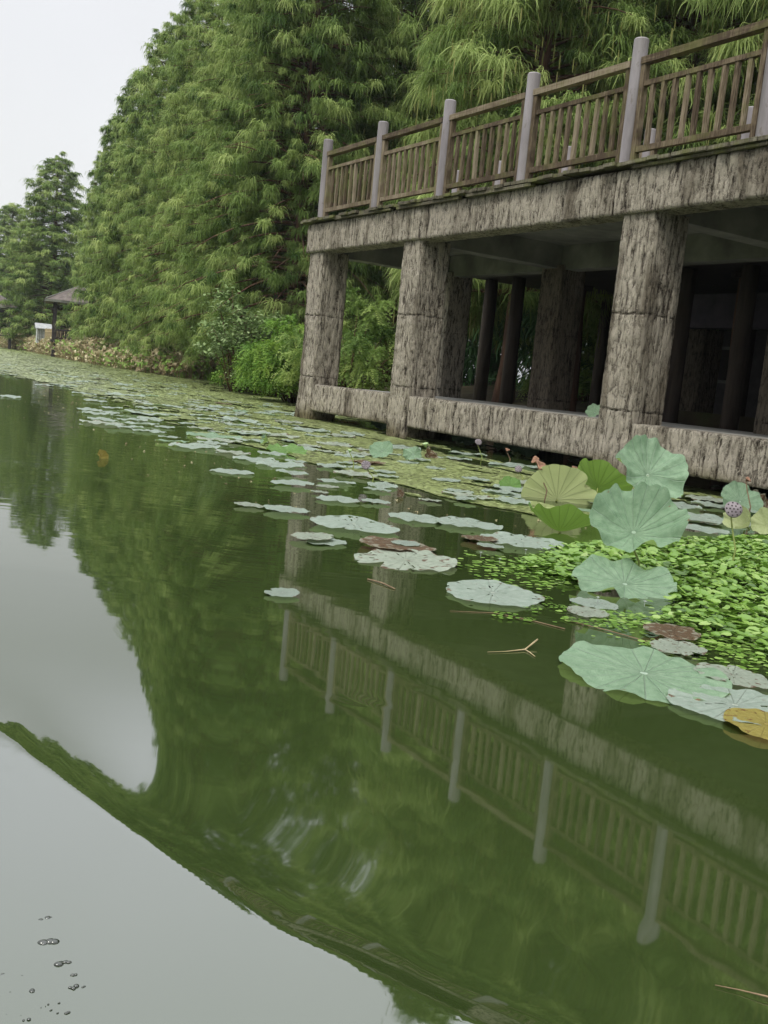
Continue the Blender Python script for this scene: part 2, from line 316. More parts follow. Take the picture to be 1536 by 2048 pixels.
# water
def water_mat():
    m, N, L, b = newmat('lake_water')
    n = noise_node(N, L, .5, 3)
    c = ramp(N, L, n.outputs[0], ((.3, (.021, .034, .009)), (.7, (.027, .041, .011))))
    L.new(c.outputs[0], b.inputs['Base Color']); b.inputs['Roughness'].default_value = .03
    b.inputs['IOR'].default_value = 2.45; b.inputs['Specular IOR Level'].default_value = .5
    # fine ripples, long across the lake
    t = N.new('ShaderNodeTexCoord')
    mp = N.new('ShaderNodeMapping'); mp.inputs['Rotation'].default_value = (0, 0, R_(10)); mp.inputs['Scale'].default_value = (.8, 3.2, 1)
    L.new(t.outputs['Object'], mp.inputs[0])
    a = N.new('ShaderNodeTexNoise'); a.inputs['Scale'].default_value = 2.2; a.inputs['Detail'].default_value = 2.5; L.new(mp.outputs[0], a.inputs[0])
    sp = N.new('ShaderNodeSeparateXYZ'); L.new(t.outputs['Object'], sp.inputs[0])
    fade = N.new('ShaderNodeMapRange'); L.new(sp.outputs[1], fade.inputs[0]); fade.inputs['From Min'].default_value = 2.5; fade.inputs['From Max'].default_value = 9
    fade.inputs['To Min'].default_value = .00015; fade.inputs['To Max'].default_value = .0026
    h = math_(N, L, 'MULTIPLY', a.outputs[0], fade.outputs[0])
    bp = N.new('ShaderNodeBump'); bp.inputs['Strength'].default_value = 1; bp.inputs['Distance'].default_value = 1.0
    L.new(h, bp.inputs['Height']); L.new(bp.outputs[0], b.inputs['Normal'])
    return m
M_water = water_mat()

# ------------------------------------------------------------------ water surface with the boat's wake as real waves
def wake(X, Y):
    """height of the wake: a smooth ridge whose crest runs from lower right to upper left, and small rings"""
    # crest curve y = f(x) in the ground plane
    cx = np.array([-3.0, -1.6, -.72, -.40, -.09, .15, .6, 1.4]); cy = np.array([2.75, 2.35, 1.85, 1.55, 1.28, 1.14, .90, .6])
    yc = np.interp(X, cx, cy)
    sl = np.interp(X, cx, np.gradient(cy, cx)); q = (Y-yc)/np.sqrt(1+sl*sl)
    A = .019+.012*np.clip((-.35-X)/.4, 0, 1)-.006*np.clip((X-.02)/.3, 0, 1)
    far = A*np.exp(-np.maximum(q, 0)/(.10-.055*np.clip((X+.2)/.3, 0, 1)))
    near = A*(1-.35*(1-np.exp(np.minimum(q, 0)/.35)))
    h = np.where(q > 0, far, near)
    wq = np.clip((-.124-X/np.maximum(Y, .4))/.125, 0, 1); swell = -.038*wq*wq*(3-2*wq)*np.where(q > 0, np.exp(-q/.75)-1, 0)
    # soften the crest
    fade = np.clip((1.6-np.abs(X+.3))/.8, 0, 1); fade = fade*fade*(3-2*fade)
    h = h*fade + swell*np.clip((4.6-np.abs(X))/2.6, 0, 1)*np.clip((6.3-Y)/3, 0, 1)
    # rings round a point out to the left
    r = np.hypot(X+1.0, Y-1.4)
    g = np.exp(-((r-1.35)/.35)**2)*np.clip((X+.25)/.3, 0, 1)*np.clip((.75-X)/.5, 0, 1)*np.clip((2.9-Y)/.6, 0, 1)
    br = fbm(X*6, Y*6, 4.0, 3)
    h = h + g*.00024*np.sin(r*2*np.pi/.085+4*br)*np.clip((br-.50)*5, 0, 1)
    # chop at the far left of the crest
    g2 = np.exp(-((X+.80)/.16)**2-((Y-1.72)/.14)**2)
    h = h + g2*.0014*np.sin((X*.9+Y*.5)*2*np.pi/.055+9*fbm(X*10, Y*10, 9.0, 3))
    g3 = np.clip(1-np.abs(Y-yc)/.09, 0, 1)*np.clip((X+.2)/.3, 0, 1)
    h = h + g3*.00012*np.sin((X*.8+Y)*2*np.pi/.05+5*fbm(X*9, Y*9, 2.0, 2))
    return h
xs = np.concatenate([-np.geomspace(700, 5, 22), np.arange(-4.8, -2.1, .04), np.arange(-2.1, 1.9, .011), np.geomspace(2.0, 700, 28)])
ys = np.concatenate([-np.geomspace(300, .5, 14), np.arange(.30, 3.0, .011), np.arange(3.0, 6.5, .04), np.geomspace(6.6, 900, 36)])
X, Y = np.meshgrid(xs, ys)
Z = wake(X, Y)*np.clip((4.7-np.abs(X))/.6, 0, 1)*np.clip((6.4-Y)/.5, 0, 1)*np.clip((Y-.3)/.1, 0, 1)
wm = mkmesh('water', np.stack([X, Y, Z], -1).reshape(-1, 3), grid(len(xs), len(ys)), M_water, True)
tag(link('water', wm), 'calm murky green lake water with a boat wake', kind='structure')

# ------------------------------------------------------------------ ground: lake bed, bank, land
SH_S = np.array([-400, -160, -90, -74, -48, -32, -22, -15, 5, 60]); SH_D = np.array([22, 18, 15.5, 13.2, 10, 6.2, 3.9, 3.6, 3.4, 3.4])
def shore_d(s): return np.interp(s, SH_S, SH_D)
gs = np.concatenate([-np.geomspace(700, 60, 24), np.arange(-58, 22, .5), np.geomspace(23, 500, 16)])
gd = np.concatenate([-np.geomspace(500, 4, 12), np.arange(-3, 24, .4), np.geomspace(25, 900, 20)])
S, Dg = np.meshgrid(gs, gd)
off = Dg-shore_d(S)
def bank_h(off): return np.interp(off, [-6, -1.2, 0, .5, 2, 8, 30, 800], [-.9, -.5, -.05, .16, .38, 1.0, 1.3, 2.0])
Zg = bank_h(off)+(fbm(S*.9, Dg*.9, 3, 4)-.5)*.25*np.clip(off+1, 0, 1)
gm = mkmesh('ground', sdz(np.stack([S, Dg, Zg], -1).reshape(-1, 3)), grid(len(gs), len(gd)), M_soil, True)
tag(link('ground', gm), 'dark earth bank and lake bed', kind='structure')
def gz(P):
    q = np.asarray(P)-OO; s = q@us; d = q@un; return float(bank_h(d-shore_d(s)))

# ------------------------------------------------------------------ the bark-textured concrete platform
def relief(a, b, k):
    """bark ridges: a across, b along the grain (metres); 0..1"""
    wx = a + .05*(fbm(a*5, b*2.2, k+7, 3)-.5)
    n = fbm(wx*26, b*3.2, k, 3)
    rg = 1-np.abs(2*vn(wx*19, b*1.6, k+2)-1)
    flake = np.clip((fbm(a*14, b*9, k+5, 3)-.45)*5, 0, 1)
    return np.clip(.55*n+.45*rg*.8+.25*flake-.12, 0, 1)
def panel(mb, tl, o, eu, ev, nrm, lu, lv, a0, b0, k, amp=.045, res=.013, joints=(), vj=(), grain=1):
    nu = max(2, int(lu/res)); nv = max(2, int(lv/res))
    a = np.linspace(0, lu, nu); b = np.linspace(0, lv, nv); A, B = np.meshgrid(a, b)
    h = relief(a0+A, b0+B, k) if grain else relief(b0+B, a0+A, k)
    for j in joints: h = h*(1-np.exp(-((b0+B-j+.02*(vn(A*9, B*0, 3)-.5))/.007)**2))-.1*np.exp(-((b0+B-j+.02*(vn(A*9, B*0, 3)-.5))/.007)**2)
    for j in vj: h = h*(1-np.exp(-((a0+A-j+.02*(vn(B*9, A*0, 3)-.5))/.010)**2))-.5*np.exp(-((a0+A-j+.02*(vn(B*9, A*0, 3)-.5))/.007)**2)
    ed = np.minimum(np.minimum(A, lu-A), np.minimum(B, lv-B))
    wv = np.clip(ed/.02, 0, 1)
    hh = h*amp*(.25+.75*wv)-(1-wv)*.012*vn(A*40, B*40, k+8)
    P = np.asarray(o)+A[..., None]*eu+B[..., None]*ev+hh[..., None]*nrm
    mb.add(P.reshape(-1, 3), grid(nu, nv)); tl.append(np.clip(h.ravel()*1.05, -.2, 1.1))
ZW, ZLB, ZLT, ZBB, ZBT = -.5, .153, .577, 2.648, 3.085
bld = empty('waterside_platform', 'two-storey platform of bark-textured grey concrete standing in the lake, wooden deck on top', 'platform', W(-7, 1.3, 0))
def local(o):
    o.matrix_parent_inverse = Matrix.Translation(-Vector(bld.location)); return o
def column(s0, d0, w_=.455, m=None, z0=ZW, z1=ZBB+.02, res=.014, flare=0, name='column'):
    s0 = s0+.015; d0 = d0+.012; mb = MB(); tl = []; k = s0*3.1+d0*1.7; j = (.69, 1.66)
    h = z1-z0
    e = .0
    panel(mb, tl, W(s0, d0, z0), us, uz, -un, w_, h, 0, z0, k, res=res, joints=j)
    panel(mb, tl, W(s0+w_, d0, z0), un, uz, us, w_, h, 1, z0, k, res=res, joints=j, amp=.02)
    panel(mb, tl, W(s0+w_, d0+w_, z0), -us, uz, un, w_, h, 2, z0, k, res=res*2.5, joints=j)
    panel(mb, tl, W(s0, d0+w_, z0), -un, uz, -us, w_, h, 3, z0, k, res=res*2.5, joints=j)
    V = np.concatenate(mb.V)
    if flare:
        q = V-OO; s = q@us; z = V[:, 2]
        f = np.clip((.75-z)/.75, 0, 1)**2*flare; V = V - us*(f*np.clip((s0+w_*.8-s)/w_, 0, 1))[:, None]
    me = mkmesh(name, V, [np.concatenate(f) for f in mb.F.values()], m or M_relief, True, tint=np.concatenate(tl))
    return local(link(name, me, bld))
for i, s in enumerate((-14.42, -11.62, -7.5, -3.4, .7)):
    column(s, 0, flare=.16 if i == 0 else 0, res=.013 if i < 3 else .03)
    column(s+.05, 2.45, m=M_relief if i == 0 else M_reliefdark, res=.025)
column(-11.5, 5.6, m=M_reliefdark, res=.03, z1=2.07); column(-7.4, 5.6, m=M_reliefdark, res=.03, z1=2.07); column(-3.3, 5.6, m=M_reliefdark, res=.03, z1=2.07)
def beam(name, s0, s1, z0, z1, d0, k, vj, m=M_relief, depth=.30, top=True):
    mb = MB(); tl = []
    panel(mb, tl, W(s0, d0, z0), us, uz, -un, s1-s0, z1-z0, s0, z0, k, res=.016, vj=vj)
    panel(mb, tl, W(s0, d0+depth, z0), -un, uz, -us, depth, z1-z0, 5, z0, k, res=.016)
    panel(mb, tl, W(s0, d0+depth, z0), us, -un, -uz, s1-s0, depth, s0, 9, k, res=.05, amp=.012)
    panel(mb, tl, W(s0, d0, z1), us, un, uz, s1-s0, depth, s0, 3, k, res=.05, amp=.006)
    V = np.concatenate(mb.V); return local(link(name, mkmesh(name, V, [np.concatenate(f) for f in mb.F.values()], m, True, tint=np.concatenate(tl)), bld))
beam('top_beam', -14.45, 1.6, ZBB, ZBT, -.035, 11., (-13.9, -11.0, -9.3, -7.6, -6.35, -4.5, -2.5))
for a_, b_ in ((-13.92, -11.6), (-11.12, -7.48), (-7.0, -3.38), (-2.9, .72)):
    beam('ledge_beam', a_, b_, ZLB, ZLT, .015, 21.+a_, (a_+1.1, a_+2.3))
mb = MB()
mb.bx(-14.36, 1.5, .32, 2.9, .40, ZLT-.02, sdz)
local(mb.build('floor_slab', M_floor, bld))
mb = MB(); mb.bx(-14.40, 1.5, -.02, 2.62, 2.95, 3.055, sdz); local(mb.build('ceiling_slab', M_conc, bld))
for s in (-14.17, -11.32, -7.2, -3.1, 1.0):
    mb = MB(); mb.bx(s-.13, s+.13, .27, 2.5, 2.62, 2.948, sdz); local(mb.build('cross_beam', M_conc, bld))
mb = MB(); mb.bx(-14.3, 1.5, 2.5, 2.75, 2.60, 2.944, sdz); local(mb.build('rear_beam', M_conc, bld))
# deck boards (ends show, mossy, uneven)
rs = np.random.RandomState(5)
mb = MB(); s = -14.62
while s < 1.6:
    wd = rs.uniform(.10, .17); e0 = -.13+rs.uniform(-.03, .03)
    zz = 3.115+rs.uniform(-.008, .008); mb.bx(s, s+wd-.006, e0, 2.68, zz, zz+.036, sdz); s += wd
s = -14.6
while s < 1.6:
    wd = rs.uniform(.7, 1.9)
    if rs.rand() < .75: mb.bx(s, s+wd, -.115+rs.uniform(-.01, .03), -.05, 3.078+rs.uniform(-.008, .006), 3.106, sdz)
    s += wd+rs.uniform(.02, .3)
local(mb.build('deck_boards', M_deck, bld))
ZP = 3.15
def rpost(s, d, h=1.21):
    V, F = tube([W(s, d, ZP), W(s, d, ZP+.02), W(s, d, ZP+h-.012), W(s, d, ZP+h)], [.078, .075, .075, .066], 20)
    return local(link('railing_post', mkmesh('railing_post', V, F, M_lilac, False), bld))
def jbox(mb, s0, s1, d0, d1, z0, z1, tilt=0):
    V = np.array([[x, y, z] for z in (z0, z1) for y in (d0, d1) for x in (s0, s1)], float)
    V[:4, 0] += 0; V[4:, 0] += tilt; V += rs.uniform(-.0025, .0025, V.shape)
    F = np.array([[0, 2, 3, 1], [4, 5, 7, 6], [0, 1, 5, 4], [2, 6, 7, 3], [0, 4, 6, 2], [1, 3, 7, 5]])
    mb.add(sdz(V), F)
def rpanel(s0, s1, d, full=True):
    a, b = s0+.075, s1-.075
    mb = MB()
    jbox(mb, a, a+.055, d-.035, d+.035, ZP-.0, ZP+.945); jbox(mb, b-.055, b, d-.035, d+.035, ZP-.0, ZP+.945)
    jbox(mb, a+.056, b-.056, d-.027, d+.027, ZP+.10, ZP+.155)      # bottom rail
    jbox(mb, a+.056, b-.056, d-.027, d+.027, ZP+.735, ZP+.78)     # middle rail
    fr = local(mb.build('railing_panel', M_wood, bld))
    h = MB(); jbox(h, a-.0, b+.0, d-.05, d+.045, ZP+.948, ZP+1.012)
    o = h.build('handrail', M_wood, fr); o.matrix_parent_inverse = Matrix.Translation(-Vector(bld.location)) @ Matrix.Identity(4)
    o.matrix_parent_inverse = Matrix.Identity(4)
    nb = 9
    for i in range(nb):
        c = a+.055+(b-a-.11)*(i+.85)/(nb+.7); hb = MB()
        jbox(hb, c-.022, c+.022, d-.02, d+.02, ZP+.156, ZP+.734, rs.uniform(-.012, .012))
        q = hb.build('baluster', M_wood, fr); q.matrix_parent_inverse = Matrix.Identity(4)
PS = [-14.08+1.638*k for k in range(10)]
for s in PS: rpost(s, 0.0)
for a_, b_ in zip(PS[:-1], PS[1:]): rpanel(a_, b_, 0.0)
PR = [-14.08, -12.9]+[-11.32+1.585*k for k in range(7)]
for s in PR: rpost(s, 2.5)
for a_, b_ in zip(PR[:-1], PR[1:]): rpanel(a_, b_, 2.5)

# gallery behind (dark wall, lilac fascia)
g = empty('rear_gallery', 'dark timber gallery with a lilac beam coloured dark for the shade behind the platform', 'building', W(-6, 7.5, .5))
def gl(o): o.matrix_parent_inverse = Matrix.Translation(-Vector(g.location)); return o
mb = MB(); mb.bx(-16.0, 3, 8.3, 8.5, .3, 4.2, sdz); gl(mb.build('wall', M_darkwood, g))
mb = MB(); mb.bx(-11.9, 3, 5.5, 5.75, 2.08, 2.62, sdz); gl(mb.build('fascia_beam', M_lilacshade, g))
mb = MB(); mb.bx(-15.2, 3, 2.80, 8.6, 2.80, 2.92, sdz); gl(mb.build('roof', M_darkwood, g))
for s in (-14.9, -14.1, -12.6, -11.4, -10.2, -9.1, -8.0, -7.3, -6.1, -5.2):
    for d in (4.1, 6.9):
        mb = MB(); mb.tube([W(s+.2*(d > 5), d, .1), W(s+.2*(d > 5), d, 2.79)], [.13, .12], 12); gl(mb.build('post', M_barkdark, g, True))
for s in (-15.3, -13.4, -10.4, -8.2):
    mb = MB(); mb.bx(s, s+.9, 8.26, 8.29, 1.3, 2.0, sdz); f_ = gl(mb.build('window', M_conc, g))
    mb = MB(); mb.bx(s+.06, s+.42, 8.24, 8.255, 1.36, 1.94, sdz); mb.bx(s+.48, s+.84, 8.24, 8.255, 1.36, 1.94, sdz)
    o = mb.build('pane', M_podhole, f_)
mb = MB(); mb.bx(-12.2, 3, 5.45, 5.56, .2, .72, sdz); gl(mb.build('plinth', M_soil, g))

# ------------------------------------------------------------------ trees
def rnd_dirs(rs, n, a0=None, spread=np.pi):
    return None
def strands(rs, C, Nst, Ls, Wd, lean, leaflets, drop=1.0, up=.35):
    """fountain-like sprays of drooping branchlets round each centre C (m,3). returns V,F,tint"""
    m = len(C); n = m*Nst
    c = np.repeat(C, Nst, 0); ln = np.repeat(lean, Nst, 0)
    a = rs.uniform(0, 2*np.pi, n); el = rs.uniform(-.2, 1, n)
    d = np.stack([np.cos(a), np.sin(a), el*up*2.2], 1)+ln*.9; d /= np.linalg.norm(d, axis=1)[:, None]
    Lm = np.repeat(Ls, Nst)*rs.uniform(.35, 1.25, n)
    st = c + d*np.array([1, 1, .7])*(Lm*rs.uniform(.05, .5, n))[:, None]; st[:, 2] += Lm*.10; dk = rs.uniform(.35, 1.25, n); d = d+rs.normal(0, .18, (n, 3))
    K = 5 if leaflets else 4
    t = np.linspace(0, 1, K+1)
    P = st[:, None]+d[:, None]*(Lm[:, None]*t[None]*.62)[..., None]
    P[..., 2] -= ((Lm*dk)[:, None]*drop*.95*t[None]**2)
    P += rs.normal(0, .03, P.shape)*t[None, :, None]
    T = np.gradient(P, axis=1); T /= np.linalg.norm(T, axis=2)[..., None]
    hz = np.stack([-d[:, 1], d[:, 0], 0*a], 1)+rs.normal(0, .35, (n, 3)); hz /= np.linalg.norm(hz, axis=1)[:, None]
    t0 = np.repeat(rs.rand(m), Nst)
    ti = np.repeat(np.clip(rs.normal(.5, .27, m), .0, 1), Nst)+rs.normal(0, .09, n)+.18*(t0-.3)
    if not leaflets:
        wd = Wd*np.array([.6, 1, .9, .75, .15])[None, :, None]*rs.uniform(.6, 1.3, (n, K+1, 1))
        A = P-hz[:, None]*wd/2; B = P+hz[:, None]*wd/2
        V = np.stack([A, B], 2).reshape(-1, 3)
        base = (np.arange(n)*(2*(K+1)))[:, None]; i = np.arange(K)[None]*2
        F = np.stack([base+i, base+i+1, base+i+3, base+i+2], -1).reshape(-1, 4)
        return V, F, np.repeat(np.clip(ti, 0, 1), 2*(K+1))
    # leaflets: pairs of slim triangles along the branchlet
    q = 11
    tt = (np.arange(q)+.5)/q*K; i0 = np.minimum(tt.astype(int), K-1); f = tt-i0
    Q = P[:, i0]*(1-f)[None, :, None]+P[:, i0+1]*f[None, :, None]; TT = T[:, i0]
    ll = Wd*(1-.6*np.abs(np.arange(q)/q-.35))[None, :, None]*rs.uniform(.7, 1.3, (n, q, 1))
    out = []
    for sg in (-1, 1):
        dr = TT*.55+sg*hz[:, None]*.8+rs.normal(0, .12, (n, q, 3)); b0 = Q-TT*.012; b1 = Q+TT*.012
        out.append(np.stack([b0, b1, Q+dr*ll], 2))
    V = np.stack(out, 2).reshape(-1, 3); F = np.arange(len(V)).reshape(-1, 3)
    return V, F, np.repeat(np.clip(ti, 0, 1), q*2*3)
def tree_parts(seed, H=16., Rc=3.3, nb=110, Nst=34, Wd=.05, leaflets=False, base=.10, catkins=False, Ls=(.4, .75)):
    """cone-shaped swamp cypress: trunk + limbs mesh, crown mesh"""
    rs = np.random.RandomState(seed)
    mb = MB()
    zz = np.linspace(-.3, H*.985, 14); wob = np.cumsum(rs.normal(0, .03, (14, 2)), 0)
    tr = np.column_stack([wob, zz]); rr = .21*H/16*(1-zz/H)**.8+.015; rr[0] *= 1.5
    mb.tube(tr, rr, 9)
    C = []; LN = []; LS = []
    for i in range(nb):
        h = base+(1-base)*((i+rs.rand())/nb)**.92
        prof = min(1, ((1-h)/.78))**.58*min(1, .72+(h-base)*3.5)
        Lb = Rc*prof*rs.uniform(.72, 1.12)+.25
        az = i*2.399963+rs.normal(0, .3); z0 = h*H
        dz = rs.uniform(.05, .4)*(1 if h > .3 else .3)
        k = 6; t = np.linspace(0, 1, k)
        x = Lb*t; z = z0+Lb*(dz*t*1.6-(.32+.25*rs.rand())*t**2)*(.8)
        az2 = az+rs.normal(0, .12)*t
        P = np.stack([x*np.cos(az2), x*np.sin(az2), z], 1); P[:, :2] += np.interp(z0, zz, wob[:, 0]), np.interp(z0, zz, wob[:, 1])
        mb.tube(P, np.linspace(.05*(1-h)+.014, .006, k), 4)
        m = max(2, int(Lb*2.3))
        for j in range(m):
            u = 1-.72*(j/m)**1.0*rs.uniform(.8, 1.1)
            p = np.array([np.interp(u, t, P[:, q]) for q in range(3)])
            side = rs.normal(0, .42*(.4+Lb*.18))
            p = p+np.array([-math.sin(az), math.cos(az), 0])*side+np.array([0, 0, rs.normal(0, .22)])
            C.append(p); LN.append([math.cos(az)*.5, math.sin(az)*.5, .25]); LS.append(rs.uniform(*Ls)*(.6+.4*min(1, Lb/2))*(1.1 if j == 0 else .85))
    top = np.array([[wob[-1, 0]+rs.normal(0, .1), wob[-1, 1]+rs.normal(0, .1), H-q*.35] for q in range(5)])
    C = np.array(C+list(top)); LN = np.array(LN+[[0, 0, .5]]*5); LS = np.array(LS+[.35]*5)
    V, F, T = strands(rs, C, Nst, LS, Wd, LN, leaflets)
    tm = mb.mesh('trunk', M_bark, True)
    cm = mkmesh('crown', V, F, M_fol if leaflets else M_folfar, False, tint=T)
    km = None
    if catkins:
        cc = C[rs.rand(len(C)) < .45]; n = 7; c = np.repeat(cc, n, 0)+rs.normal(0, .28, (len(cc)*n, 3)); mk = MB()
        Ps = []
        Lk = rs.uniform(.18, .42, len(c))
        t = np.array([0, .5, 1.]); P = c[:, None]+np.zeros((1, 3, 1)); P = np.repeat(c[:, None], 3, 1); P[..., 2] -= (Lk[:, None]*t)
        wv = np.array([.6, 1, .5])[None, :, None]*.028
        ang = rs.uniform(0, np.pi, len(c)); hv = np.stack([np.cos(ang), np.sin(ang), 0*ang], 1)[:, None]
        Vk = np.stack([P-hv*wv/2, P+hv*wv/2], 2).reshape(-1, 3)
        b = (np.arange(len(c))*6)[:, None]; i = np.array([[0, 2]])
        Fk = np.stack([b+i, b+i+1, b+i+3, b+i+2], -1).reshape(-1, 4)
        km = mkmesh('catkins', Vk, Fk, M_catkin, False, tint=np.repeat(rs.rand(len(c)), 6))
    return tm, cm, km
far_v = [tree_parts(10+i, 16, 3.3, 360, 72, .04, Ls=(.28, .58)) for i in range(3)]
mid_v = [tree_parts(21+i, 15.5, 3.2, 400, 105, .023, Ls=(.22, .50)) for i in range(3)]
near_v = [tree_parts(31+i, 15, 3.2, 270, 125, .021, base=.16, catkins=True, Ls=(.30, .70)) for i in range(3)]
def place_tree(var, P, H0, H, R0, R, rot, label, group, name='cypress_tree'):
    t = empty(name, label, 'tree', P, group); t.rotation_euler = (0, 0, rot); t.scale = (R/R0, R/R0, H/H0)
    link('trunk', var[0], t); link('crown', var[1], t)
    if var[2]: link('catkins', var[2], t)
    return t
GR = 'cypress trees in a row along the bank'
row = [(12, 118, 16.6, 5.0, 'blurred blue-green cypress at the far left edge of the photo'),
       (95, 92, 17.6, 4.6, 'far cone-shaped cypress whose whole outline stands behind the white hut'),
       (203, 74, 16.6, 2.3, 'slim cypress rising just right of the pavilion, its tip against the sky'),
       (248, 62, 17.4, 3.3, 'cypress with a ragged top, second step up of the skyline right of the pavilion'),
       (300, 54, 17.8, 3.4, 'cypress with a blunt top, third step up of the skyline right of the pavilion'),
       (350, 47, 17.0, 2.9, 'tall cypress whose tip nearly meets the top edge of the photo'),
       (405, 41.5, 16.0, 2.9, 'tall dense cypress, first whose tip is cut off by the top edge of the photo'),
       (458, 37, 15.2, 2.9, 'dense cypress above the broad-leaved sapling, its top out of frame'),
       (515, 33, 15.5, 2.9, 'dense cypress above the shrubs on the bank, its top out of frame'),
       (585, 30, 16.5, 2.9, 'cypress just left of the concrete platform, its boughs touching the water-side shrubs')]
for i, (px, ds, H, Rr, lb) in enumerate(row):
    P = ground_dir(px, ds); P[2] = max(0, gz(P))
    v = mid_v[i % 3] if ds < 50 else far_v[i % 3]
    place_tree(v, P, 15.5 if ds < 50 else 16, H, 3.2 if ds < 50 else 3.3, Rr, i*1.9, lb, GR)
GB = 'cypress trees behind the platform'
back = [(-27, 9.5, 16, 3.2, 'cypress with long pale tassels behind the first lilac post of the railing'),
        (-17.3, 6.6, 15, 3.0, 'cypress with hanging pale green boughs and tassels behind the middle of the railing'),
        (-22, 10.5, 17, 3.2, 'dark-trunked cypress behind the second and third lilac posts'),
        (-16.0, 10.0, 16, 3.2, 'bright green cypress behind the tallest visible lilac post'),
        (-12.0, 11.0, 17, 3.4, 'cypress with fresh green boughs above the right end of the handrail'),
        (-8, 11.0, 17, 3.4, 'cypress at the right edge of the photo above the railing'),
        (-2.5, 11.0, 17, 3.4, 'cypress standing beyond the right end of the platform')]
for i, (s, d, H, Rr, lb) in enumerate(back):
    P = W(s, d, 0); P[2] = gz(P)
    place_tree(near_v[(i+1) % 3], P, 15, H, 3.2, Rr, 1.1+i*2.3, lb, GB)
GC = 'second row of cypress trees deeper in the grove'
NM2 = ['eighth from left', 'tenth from left', 'twelfth from left', 'fourteenth from left', 'rightmost', 'fifth from left', 'fourth from left', 'third from left', 'second from left', 'leftmost', 'seventh from left', 'ninth from left', 'thirteenth from left']
k = 0
for s, d in ((-30, 16), (-24, 15.5), (-19, 14.5), (-14, 14), (-9, 15), (-36, 17), (-43, 18), (-51, 19), (-60, 20), (-71, 21), (-27, 22), (-20, 21), (-13, 21)):
    P = W(s, d, 0); P[2] = gz(P); k += 1
    place_tree(far_v[k % 3], P, 16, 17.5+(k % 3), 3.3, 3.5, k*1.3, 'shaded cypress deep in the grove behind the front row, '+NM2[k-1], GC)
# far wood closing the lake's end
rs = np.random.RandomState(77)
C = np.column_stack([rs.uniform(-95, -44, 900), rs.uniform(135, 165, 900), rs.uniform(0, 1, 900)**.8*13])
V, F, T = strands(rs, C, 26, np.full(900, 2.2), .35, np.zeros((900, 3)), False)
tag(link('distant_wood', mkmesh('distant_wood', V, F, M_folfar, False, tint=T)), 'distant wood closing the far end of the lake', 'wood', kind='stuff')
# dark undergrowth behind platform and under the trees: one mass
rs = np.random.RandomState(78)
s_ = rs.uniform(-75, 4, 1500); d_ = shore_d(s_)+rs.uniform(5.5, 12, 1500)
C = OO+s_[:, None]*us+d_[:, None]*un+np.column_stack([0*s_, 0*s_, .7+rs.uniform(0, 1, 1500)**1.5*2.8])
V, F, T = strands(rs, C, 26, np.full(1500, .8), .07, np.zeros((1500, 3)), False)
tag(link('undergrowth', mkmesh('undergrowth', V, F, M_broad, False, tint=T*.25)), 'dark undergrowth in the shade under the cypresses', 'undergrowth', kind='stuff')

# slim round timber props under the rear edge of the structure
for s, d, r, lb in ((-9.6, 4.6, .065, 'slim reddish timber prop standing in the shade of the right-hand bay of the platform'), (-13.6, 5.2, .10, 'reddish timber prop behind the middle bay, nearest to the dark pillar')):
    t = empty('timber_prop', lb, 'timber post', W(s, d, .1)); mb = MB(); zz = np.linspace(0, 2.60, 12)
    mb.tube(np.column_stack([.03*np.sin(zz*2), .02*np.cos(zz*1.3), zz]), np.linspace(r*1.15, r*.85, 12)*(1+.05*np.sin(zz*5)), 12); mb.build('shaft', M_bark, t, True)
    mb = MB(); mb.bx(-.16, .16, -.1, .1, 2.60, 2.68); mb.build('cap', M_darkwood, t)

# ------------------------------------------------------------------ shrubs on the bank
def shrub(name, label, cat, P, n, rx, rz, mat, leaf=False, seed=0, Wd=.05, Nst=40, Ls=.35, z0=.2, up=.6, drop=.8, tb=0):
    rs = np.random.RandomState(seed); t = empty(name, label, cat, P)
    a = rs.uniform(0, 2*np.pi, n); r = rx*np.sqrt(rs.rand(n)); z = z0+rz*rs.rand(n)*(1-.55*(r/rx)**2)
    C = np.column_stack([r*np.cos(a), r*np.sin(a), z])
    mb = MB()
    for c in C[::2]:
        mb.tube([[c[0]*.15, c[1]*.15, -.2], [c[0]*.55, c[1]*.55, c[2]*.6], c], [.02, .012, .004], 4)
    mb.build('stem', M_bark, t, True)
    if not leaf:
        V, F, T = strands(rs, C, Nst, np.full(n, Ls), Wd, np.column_stack([np.cos(a), np.sin(a), 0*a])*.6, True, drop, up)
    else:
        V, F, T = leaves(rs, C, Nst, Ls, Wd)
    link('foliage', mkmesh('foliage', V, F, mat, False, tint=np.clip(T+tb, 0, 1)), t); return t
def leaves(rs, C, n, spread, size):
    m = len(C)*n; c = np.repeat(C, n, 0)+rs.normal(0, spread*.5, (m, 3))*np.array([1, 1, .45])
    a = rs.uniform(0, 2*np.pi, m); dz = rs.normal(-.25, .3, m)
    d = np.stack([np.cos(a), np.sin(a), dz], 1); sd = np.stack([-np.sin(a), np.cos(a), rs.normal(0, .25, m)], 1)
    s = size*rs.uniform(.6, 1.3, m)[:, None]
    V = np.stack([c, c+d*s*.5+sd*s*.28, c+d*s, c+d*s*.5-sd*s*.28], 1).reshape(-1, 3)
    return V, np.arange(m*4).reshape(-1, 4), np.repeat(np.clip(rs.normal(.5, .22, m), 0, 1), 4)
def pxg(px, dist, z=None):
    P = ground_dir(px, dist); P[2] = gz(P) if z is None else z; return P
shrub('cypress_shrub', 'bright green feathery cypress shrub overhanging the water beside the leftmost concrete pillar', 'shrub', pxg(596, 22.5, .1), 95, 1.15, 1.75, M_fresh, seed=3, Ls=.42, Wd=.06)
shrub('cypress_shrub', 'low feathery green shrub leaning over the duckweed, left of the overhanging one', 'shrub', pxg(548, 25.5, .1), 60, .85, .95, M_fresh, seed=4, Ls=.38, Wd=.06)
